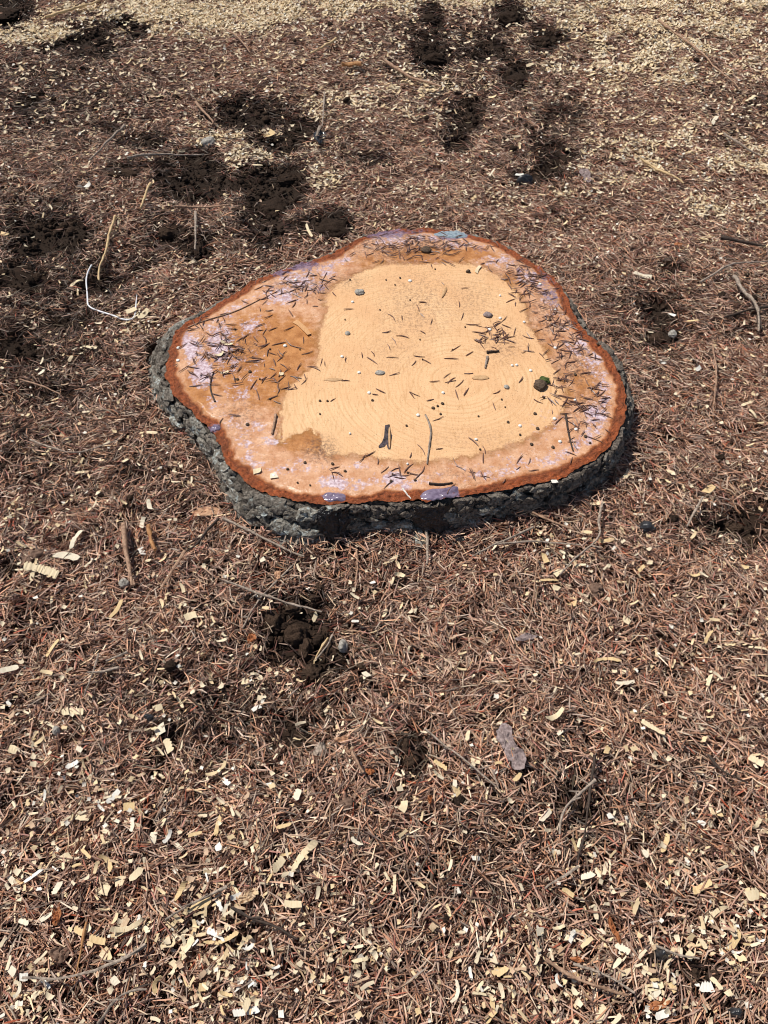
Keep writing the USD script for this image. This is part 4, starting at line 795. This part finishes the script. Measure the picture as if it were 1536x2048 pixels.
LAND += [('the left corner of the stump', (290, 735)), ('the front left corner of the stump', (480, 1060)), ('the right end of the stump', (1265, 830)), ('the far rim of the stump', (870, 450)), ('the front bark', (700, 1040)), ('the bottom edge of the picture', (760, 2040)), ('the bottom right corner', (1510, 2030)), ('the bottom left corner', (30, 2030)), ('the top right corner', (1500, 20)), ('the sawdust heap at the back', (420, 40)), ('the black hole at the back', (395, 365))]
said = set()
FACE_LAND = [('the grey angular pebble', (718, 585)), ('the small round pebble', (695, 667)), ('the oval pebble', (1013, 775)), ('the mossy clump', (1080, 772)), ('the dark split', (770, 875)), ('the bowed stem', (858, 870)), ('the needle cluster', (990, 675)), ('the left rim', (345, 720)), ('the far rim', (850, 470)), ('the right rim', (1245, 800)), ('the purple front smear', (885, 988)), ('the resin above the black drip', (668, 992)), ('the middle winged seed', (960, 756)), ('the left winged seed', (667, 759)), ('the far winged seed', (888, 586)), ('the tan sliver', (606, 657)), ('the lint smudge', (760, 747)), ('the brown edge twig', (549, 850)), ('the short thick twig', (985, 705))]
def where(u, v_, skip=0, land=None):
    d = sorted((math.hypot(u - q[1][0], (v_ - q[1][1])), q) for q in (land or LAND))[skip][1]
    dx, dy = u - d[1][0], v_ - d[1][1]
    rel = ('right of' if dx > 0 else 'left of') if abs(dx) > abs(dy) else ('in front of' if dy > 0 else 'behind')
    return f'{rel} {d[0]}'
def chip_label(u, v_, L, kind, colr):
    size = 'long' if L > 44 else 'short' if L < 20 else 'medium'
    size = {'medium': ''}.get(size, size + ' ')
    for skip in range(4):
        lab = f'{size}{COLN[colr]} {KN[kind]} {where(u, v_, skip)}'
        if lab not in said: break
    else:
        for s1 in range(8):
            lab = f'{size}{COLN[colr]} {kind} chip {where(u, v_, s1 // 3)}, {where(u, v_, s1 // 3 + 1 + s1 % 3)}'
            if lab not in said: break
    said.add(lab); return ' '.join(lab.split()[:16])
# the rest of the 300, where the photograph shows chips gathered
x, y = scatter(30000, -.02); w = paleness(x, y) * (1 - soilness(x, y)); keep = rng.random(len(x)) < w * .5
x, y = x[keep], y[keep]; pu, pv = project(x, y, 0.0); ok = (pu > 8) & (pu < 1528) & (pv > 5) & (pv < 2040); pu, pv = pu[ok], pv[ok]
# nearest to the camera first: these show largest
sel = np.argsort(-pv * (1 + .35 * rng.random(len(pv))))
i = 0
while len(CH) < 300 and i < len(sel):
    u, v_ = pu[sel[i]], pv[sel[i]]; i += 1
    if any(abs(u - q[0]) < 9 and abs(v_ - q[1]) < 9 for q in CH): continue
    s_ = px_scale(v_) / px_scale(1800)
    kd = rng.choice(['square', 'saw', 'strip', 'strip', 'curl', 'curl']); L = {'square': rng.uniform(11, 18), 'saw': rng.uniform(16, 30), 'strip': rng.uniform(16, 34), 'curl': rng.uniform(18, 36)}[kd] * s_
    CH.append((float(u), float(v_), L, L * {'square': rng.uniform(.6, .95), 'saw': rng.uniform(.3, .5), 'strip': rng.uniform(.14, .26), 'curl': rng.uniform(.16, .26)}[kd], float(rng.uniform(-90, 90)), str(kd), str(rng.choice(['pale', 'cream', 'cream', 'honey', 'white', 'tan']))))
for k, (u, v_, L, w, a, kind, colr) in enumerate(CH[:300]):
    ca, sa = math.cos(math.radians(a)), math.sin(math.radians(a)); s_ = px_scale(v_)
    p0, p1 = at(np.array([u - L / 2 * ca, u + L / 2 * ca]), np.array([v_ + L / 2 * sa, v_ - L / 2 * sa]), .0185)
    d = p1 - p0; Lm = np.linalg.norm(d); d /= Lm; c = (p0 + p1) / 2 + np.array([0, 0, rng.uniform(-.005, .001)])
    wm = w / s_ * (1 + .3 * abs(ca)) * .76; Lm *= .86
    n = {'square': 4, 'saw': max(7, int(L / 3.5) | 1), 'strip': 7, 'curl': 11}[kind]
    v, f = flat_flake(Lm, wm, .0005, 900 + k, {'square': .03, 'saw': .04, 'strip': .03, 'curl': .22}[kind] * rng.choice([1, 1, -.4]), n, .08 if kind != 'curl' else .16, kind == 'saw')
    up = np.array([rng.normal(0, .22), rng.normal(0, .22), 1.0]); sd = np.cross(up, d); sd /= np.linalg.norm(sd); up = np.cross(d, sd)
    zmin = (v @ np.stack([d, sd, up]))[:, 2].min()
    if zmin < -.003: c = c + np.array([0, 0, -.003 - zmin])
    m = obj('wood_chip', v @ np.stack([d, sd, up]) + c, f, 'chip_' + colr, loc=c)
    tag(m, chip_label(u, v_, L, kind, colr), 'wood chip', 'wood chips scattered on the needle litter')

# ------------------------------------------------------------------ things lying on the sawn face
def face_label(what, u, v_):
    for k in range(12):
        a, b = divmod(k, 4)
        lab = f'{what} {where(u, v_, 0, FACE_LAND)}' if k == 0 else f'{what} {where(u, v_, a, FACE_LAND)} and {where(u, v_, a + b + 1, FACE_LAND)}'
        if lab not in said and len(lab.split()) <= 16: break
    said.add(lab); return lab
FACE_SPOTS = [('heaped on the wet left of the face', (435,705,62,62), 42), ('on the orange left half of the face', (540,710,70,80), 24), ('along the upper left rim of the sawn face', (590,570,80,26), 26), ('heaped along the far rim of the sawn face', (830,495,130,28), 52), ('on the upper right shoulder of the sawn face', (1060,560,48,40), 34), ('near the right rim of the sawn face', (1125,665,55,60), 44), ('heaped right of the middle of the face', (990,672,26,18), 14), ('on the lower right of the sawn face', (1165,800,55,70), 34), ('on the bare tan middle of the sawn face', (870,700,200,120), 24), ('along the front edge of the sawn face', (860,935,260,30), 14)]
kk = 0
for lab, (cx, cy, rx, ry), cnt in FACE_SPOTS:
    done = 0
    while done < cnt and kk < 308:
        u, v_ = cx + rng.normal(0, .6) * rx, cy + rng.normal(0, .6) * ry
        p = on_plane(np.array(u), np.array(v_), STUMP_H); d = tree_edge.query(p[:2])[0]
        if math.hypot(p[0] - CEN[0], p[1] - CEN[1]) > r_top(math.atan2(p[1] - CEN[1], p[0] - CEN[0])) - .008: continue
        L = rng.uniform(.013, .024); v, f = needle_mesh(L, rng.uniform(.0007, .0011), rng.normal(0, .06), 4, 4)
        p[2] = face_z(p[0], p[1])[0] + rng.uniform(.0008, .0035 if 'heaped' in lab else .0014)
        yn = rng.normal(.5, .8) if rng.random() < .6 else rng.uniform(0, 6.28); dk = rng.random() > .68
        v = v @ rotm(rng, yn, rng.normal(0, .05), 0).T + p
        m = obj('needle', v, f, 'stump_needle_dark' if dk else 'stump_needle', loc=p, smooth=True)
        lb = f"{'long' if L > .0205 else 'short' if L < .0165 else 'mid-length'} {'dark' if dk else 'reddish'} needle {('lying crosswise', 'slanting right', 'pointing at the camera', 'slanting left')[int(round(((yn % math.pi) / math.pi) * 4)) % 4]} {lab}"
        tag(m, lb, 'needle', 'needles ' + lab); done += 1; kk += 1
# the needles beyond the largest 300, joined
ex = []
for lab, (cx, cy, rx, ry), cnt in FACE_SPOTS:
    for q in range(int(cnt * 1.7)):
        u, v_ = cx + rng.normal(0, .62) * rx, cy + rng.normal(0, .62) * ry
        p = on_plane(np.array(u), np.array(v_), STUMP_H)
        if math.hypot(p[0] - CEN[0], p[1] - CEN[1]) > r_top(math.atan2(p[1] - CEN[1], p[0] - CEN[0])) - .004: continue
        v, f = needle_mesh(rng.uniform(.008, .020), rng.uniform(.0006, .0010), rng.normal(0, .06), 4, 2); p[2] = face_z(p[0], p[1])[0] + rng.uniform(.0006, .003 if cnt > 30 else .0012)
        ex.append((v @ rotm(rng, rng.uniform(0, 6.28), rng.normal(0, .06), 0).T + p, f))
v, f = join(ex); tag(obj('needle_scatter', v, f, 'stump_needle_dark'), 'smaller broken needles strewn between the larger ones on the sawn face', 'needle scatter', kind='stuff')
def face_lump(name, u, v_, wpx, hpx, tall, mat, label, cat, level=2, group=None, rough=.3, ang_=0.):
    s_ = FOC * (SP + (v_ - 1024) / FOC * CP) / (CAM_H - STUMP_H); p = on_plane(np.array(float(u)), np.array(float(v_)), STUMP_H); p[2] = face_z(p[0], p[1])[0] + tall * .55
    v, f = lump((wpx / 2 / s_, hpx / 2 / s_ / .7, tall), int(u * 7 + v_ * 3) % 9973, level, rough, 1.6, .12)
    m = obj(name, yaw(v, ang_) + p, f, mat, loc=p, smooth=50); tag(m, label, cat, group)
face_lump('stone', 718, 585, 17, 12, .003, 'stone_grey', 'grey angular pebble on the far left of the bare tan wood', 'stone', 3, None, .6)
face_lump('stone', 695, 667, 10, 8, .002, 'stone_grey', 'small round grey pebble on the left of the bare tan wood', 'stone')
face_lump('stone', 1013, 775, 11, 8, .002, 'stone_grey', 'small oval grey pebble on the right of the bare tan wood', 'stone')
face_lump('stone', 975, 632, 18, 11, .003, 'flake_grey', 'grey-brown bark bit just above the needle cluster on the sawn face', 'stone')
face_lump('moss_clump', 1080, 772, 26, 20, .005, 'crumb', 'dark earthy clump on the right of the sawn face', 'clump', 3)
face_lump('moss_tuft', 1088, 763, 20, 13, .004, 'moss', 'tiny green moss tuft on the dark clump on the sawn face', 'moss', 3, None, .6)
face_lump('wood_scrap', 888, 586, 8, 24, .0016, 'seed', 'pale winged seed left of the far end of the bare tan wood', 'seed', 2, None, .15, -.3)
face_lump('wood_scrap', 960, 756, 34, 10, .0012, 'seed', 'long pale winged seed in the middle right of the sawn face', 'seed', 2, None, .15)
face_lump('wood_scrap', 667, 759, 36, 7, .0010, 'seed', 'pale winged seed on the left of the bare tan wood', 'seed', 2, None, .15)
face_lump('wood_scrap', 779, 876, 5, 42, .0022, 'seed', 'pale wood splinter standing in the dark split of the sawn face', 'splinter', 2, None, .12)
face_lump('charcoal_bit', 852, 502, 22, 14, .004, 'crumb', 'black bark bit among the needles at the far rim', 'bark bit')
face_lump('charcoal_bit', 760, 747, 20, 9, .002, 'stone_grey', 'dark grey smudge of lint in the middle of the sawn face', 'lint')
face_lump('charcoal_bit', 936, 545, 9, 6, .003, 'crumb', 'dark crumb at the far end of the bare tan wood', 'bark bit')
T2 = [([(851,832),(861,860),(859,890),(854,929)], 4.5, 'twig_grey', 'long bowed grey stem right of the dark split on the sawn face'),
      ([(1131,830),(1136,860),(1140,880),(1146,902)], 4.5, 'twig_dark', 'knobbly dark stem on the lower right of the sawn face'),
      ([(376,655),(420,640),(450,632),(520,600)], 3.2, 'twig_brown', 'long brown stem along the upper left of the sawn face'),
      ([(973,706),(985,705),(998,704)], 6, 'twig_dark', 'short thick dark twig piece right of the middle of the sawn face'),
      ([(975,715),(972,727),(970,738)], 6, 'twig_grey', 'short grey twig piece below the dark one on the sawn face'),
      ([(552,832),(549,850),(544,870)], 6, 'twig_brown', 'brown twig piece at the left edge of the bare tan wood'),
      ([(430,805),(421,770),(428,745)], 3.5, 'twig_dark', 'dark stem on the lower left of the sawn face'),
      ([(805,977),(812,985),(822,995)], 3.5, 'chip_white', 'white sliver crossing the front rim of the sawn face'),
      ([(858,968),(880,970),(905,967)], 5, 'twig_dark', 'dark twig just behind the purple smear on the front rim')]
for path, w, mat, lab in T2:
    p = np.array(path, float); q = on_plane(p[:, 0], p[:, 1], STUMP_H); c = spline(q, 14); rad = w / 2 / 1380
    c[:, 2] = face_z(c[:, 0], c[:, 1]) + rad * .8
    v, f = tube(c, rad * np.linspace(1, .6, 14), 6, int(p[0, 0])); m = obj('twig', v, f, mat, loc=c[7], smooth=40); tag(m, lab, 'twig', 'twigs lying on the sawn face')
for k, (u, v_, s_) in enumerate(((570,693,9),(684,714,8),(718,746,8),(738,787,9),(820,562,9),(979,660,9),(1000,638,8),(1110,697,8),(1024,732,7),(1033,731,7),(1061,742,8),(1000,592,6),(1048,645,7),(886,787,8),(836,832,9),(1109,837,9),(1040,852,9),(1152,858,9),(1120,883,9),(952,880,8),(357,696,9),(356,721,9),(591,560,8),(1080,568,8),(1150,800,7),(700,868,6),(815,928,6),(705,604,7),(548,951,10),(1110,620,6))):
    face_lump('resin_bead', u, v_, s_ * .85, s_ * .6, .0016, 'bead', face_label(f"{'larger' if s_ > 8 else 'small'} white bead", u, v_), 'resin bead', 1, 'white resin beads on the sawn face', .12)
for k, (u, v_, s_) in enumerate(((866,817,9),(885,808,8),(875,813,6),(881,829,6),(1087,794,8),(1070,827,9),(1016,845,7),(1075,857,9),(1063,889,9),(1106,894,9),(1171,872,9),(640,803,7),(655,803,6),(745,802,7),(640,830,5),(813,853,6),(957,833,5),(1010,815,4),(845,720,4),(800,556,5),(772,560,4),(790,570,4),(690,640,4),(700,560,5),(785,948,6),(782,962,8),(815,945,5),(830,960,8),(610,925,8),(665,928,8),(575,938,7),(690,942,7),(620,970,5),(595,965,5),(500,745,9),(475,760,8),(540,700,5),(520,760,5),(470,660,6),(600,700,4),(540,800,6),(495,850,9),(1003,800,5),(1150,750,8),(1195,690,8),(1100,640,8),(1180,885,7),(960,900,6),(1040,870,6),(905,700,4),(930,655,4),(840,680,4),(820,600,4),(760,620,4),(870,540,4))):
    face_lump('soil_crumb', u, v_, s_ * .8, s_ * .6, .0016, 'crumb', face_label(f"{'larger' if s_ > 7 else 'small' if s_ > 4 else 'tiny'} dark crumb", u, v_), 'crumb', 1, 'dark crumbs on the sawn face', .35)
for k, (u, v_, L, w, a, kind, colr, lab) in enumerate(((455,690,26,6,-10,'curl','cream','curled cream shaving on the needle heap at the left of the sawn face'),(440,712,18,6,20,'curl','cream','smaller curled shaving in the left needle heap of the sawn face'),(606,657,40,9,-42,'strip','sliver','tan wood sliver at the edge of the wet left part of the sawn face'),(450,748,16,5,15,'curl','cream','tiny curled shaving in front of the left needle heap'),(1109,962,12,6,5,'square','white','small whitish chip on the right front rim'),(547,952,14,10,10,'square','pale','pale flake on the front left of the sawn face'),(515,943,16,9,20,'square','cream','cream chip on the front left rim of the sawn face'),(955,540,16,6,60,'strip','cream','little cream strip at the far right of the bare tan wood'),(563,750,9,7,0,'square','cream','tiny cream chip on the orange left half of the sawn face'))):
    ca, sa = math.cos(math.radians(a)), math.sin(math.radians(a))
    q = on_plane(np.array([u - L / 2 * ca, u + L / 2 * ca]), np.array([v_ + L / 2 * sa, v_ - L / 2 * sa]), STUMP_H); p0, p1 = q
    d = p1 - p0; Lm = np.linalg.norm(d); d /= Lm; c = (p0 + p1) / 2; c[2] = face_z(c[0], c[1])[0] + .0016
    v, f = flat_flake(Lm, w / 1380 * 1.2, .0006, 1500 + k, .2 if kind == 'curl' else .01, 9 if kind == 'curl' else 5, .1)
    sd = np.cross([0, 0, 1.0], d); m = obj('wood_chip', v @ np.stack([d, sd, [0, 0, 1.0]]) + c, f, 'chip_' + colr, loc=c, smooth=30); tag(m, lab, 'wood chip')
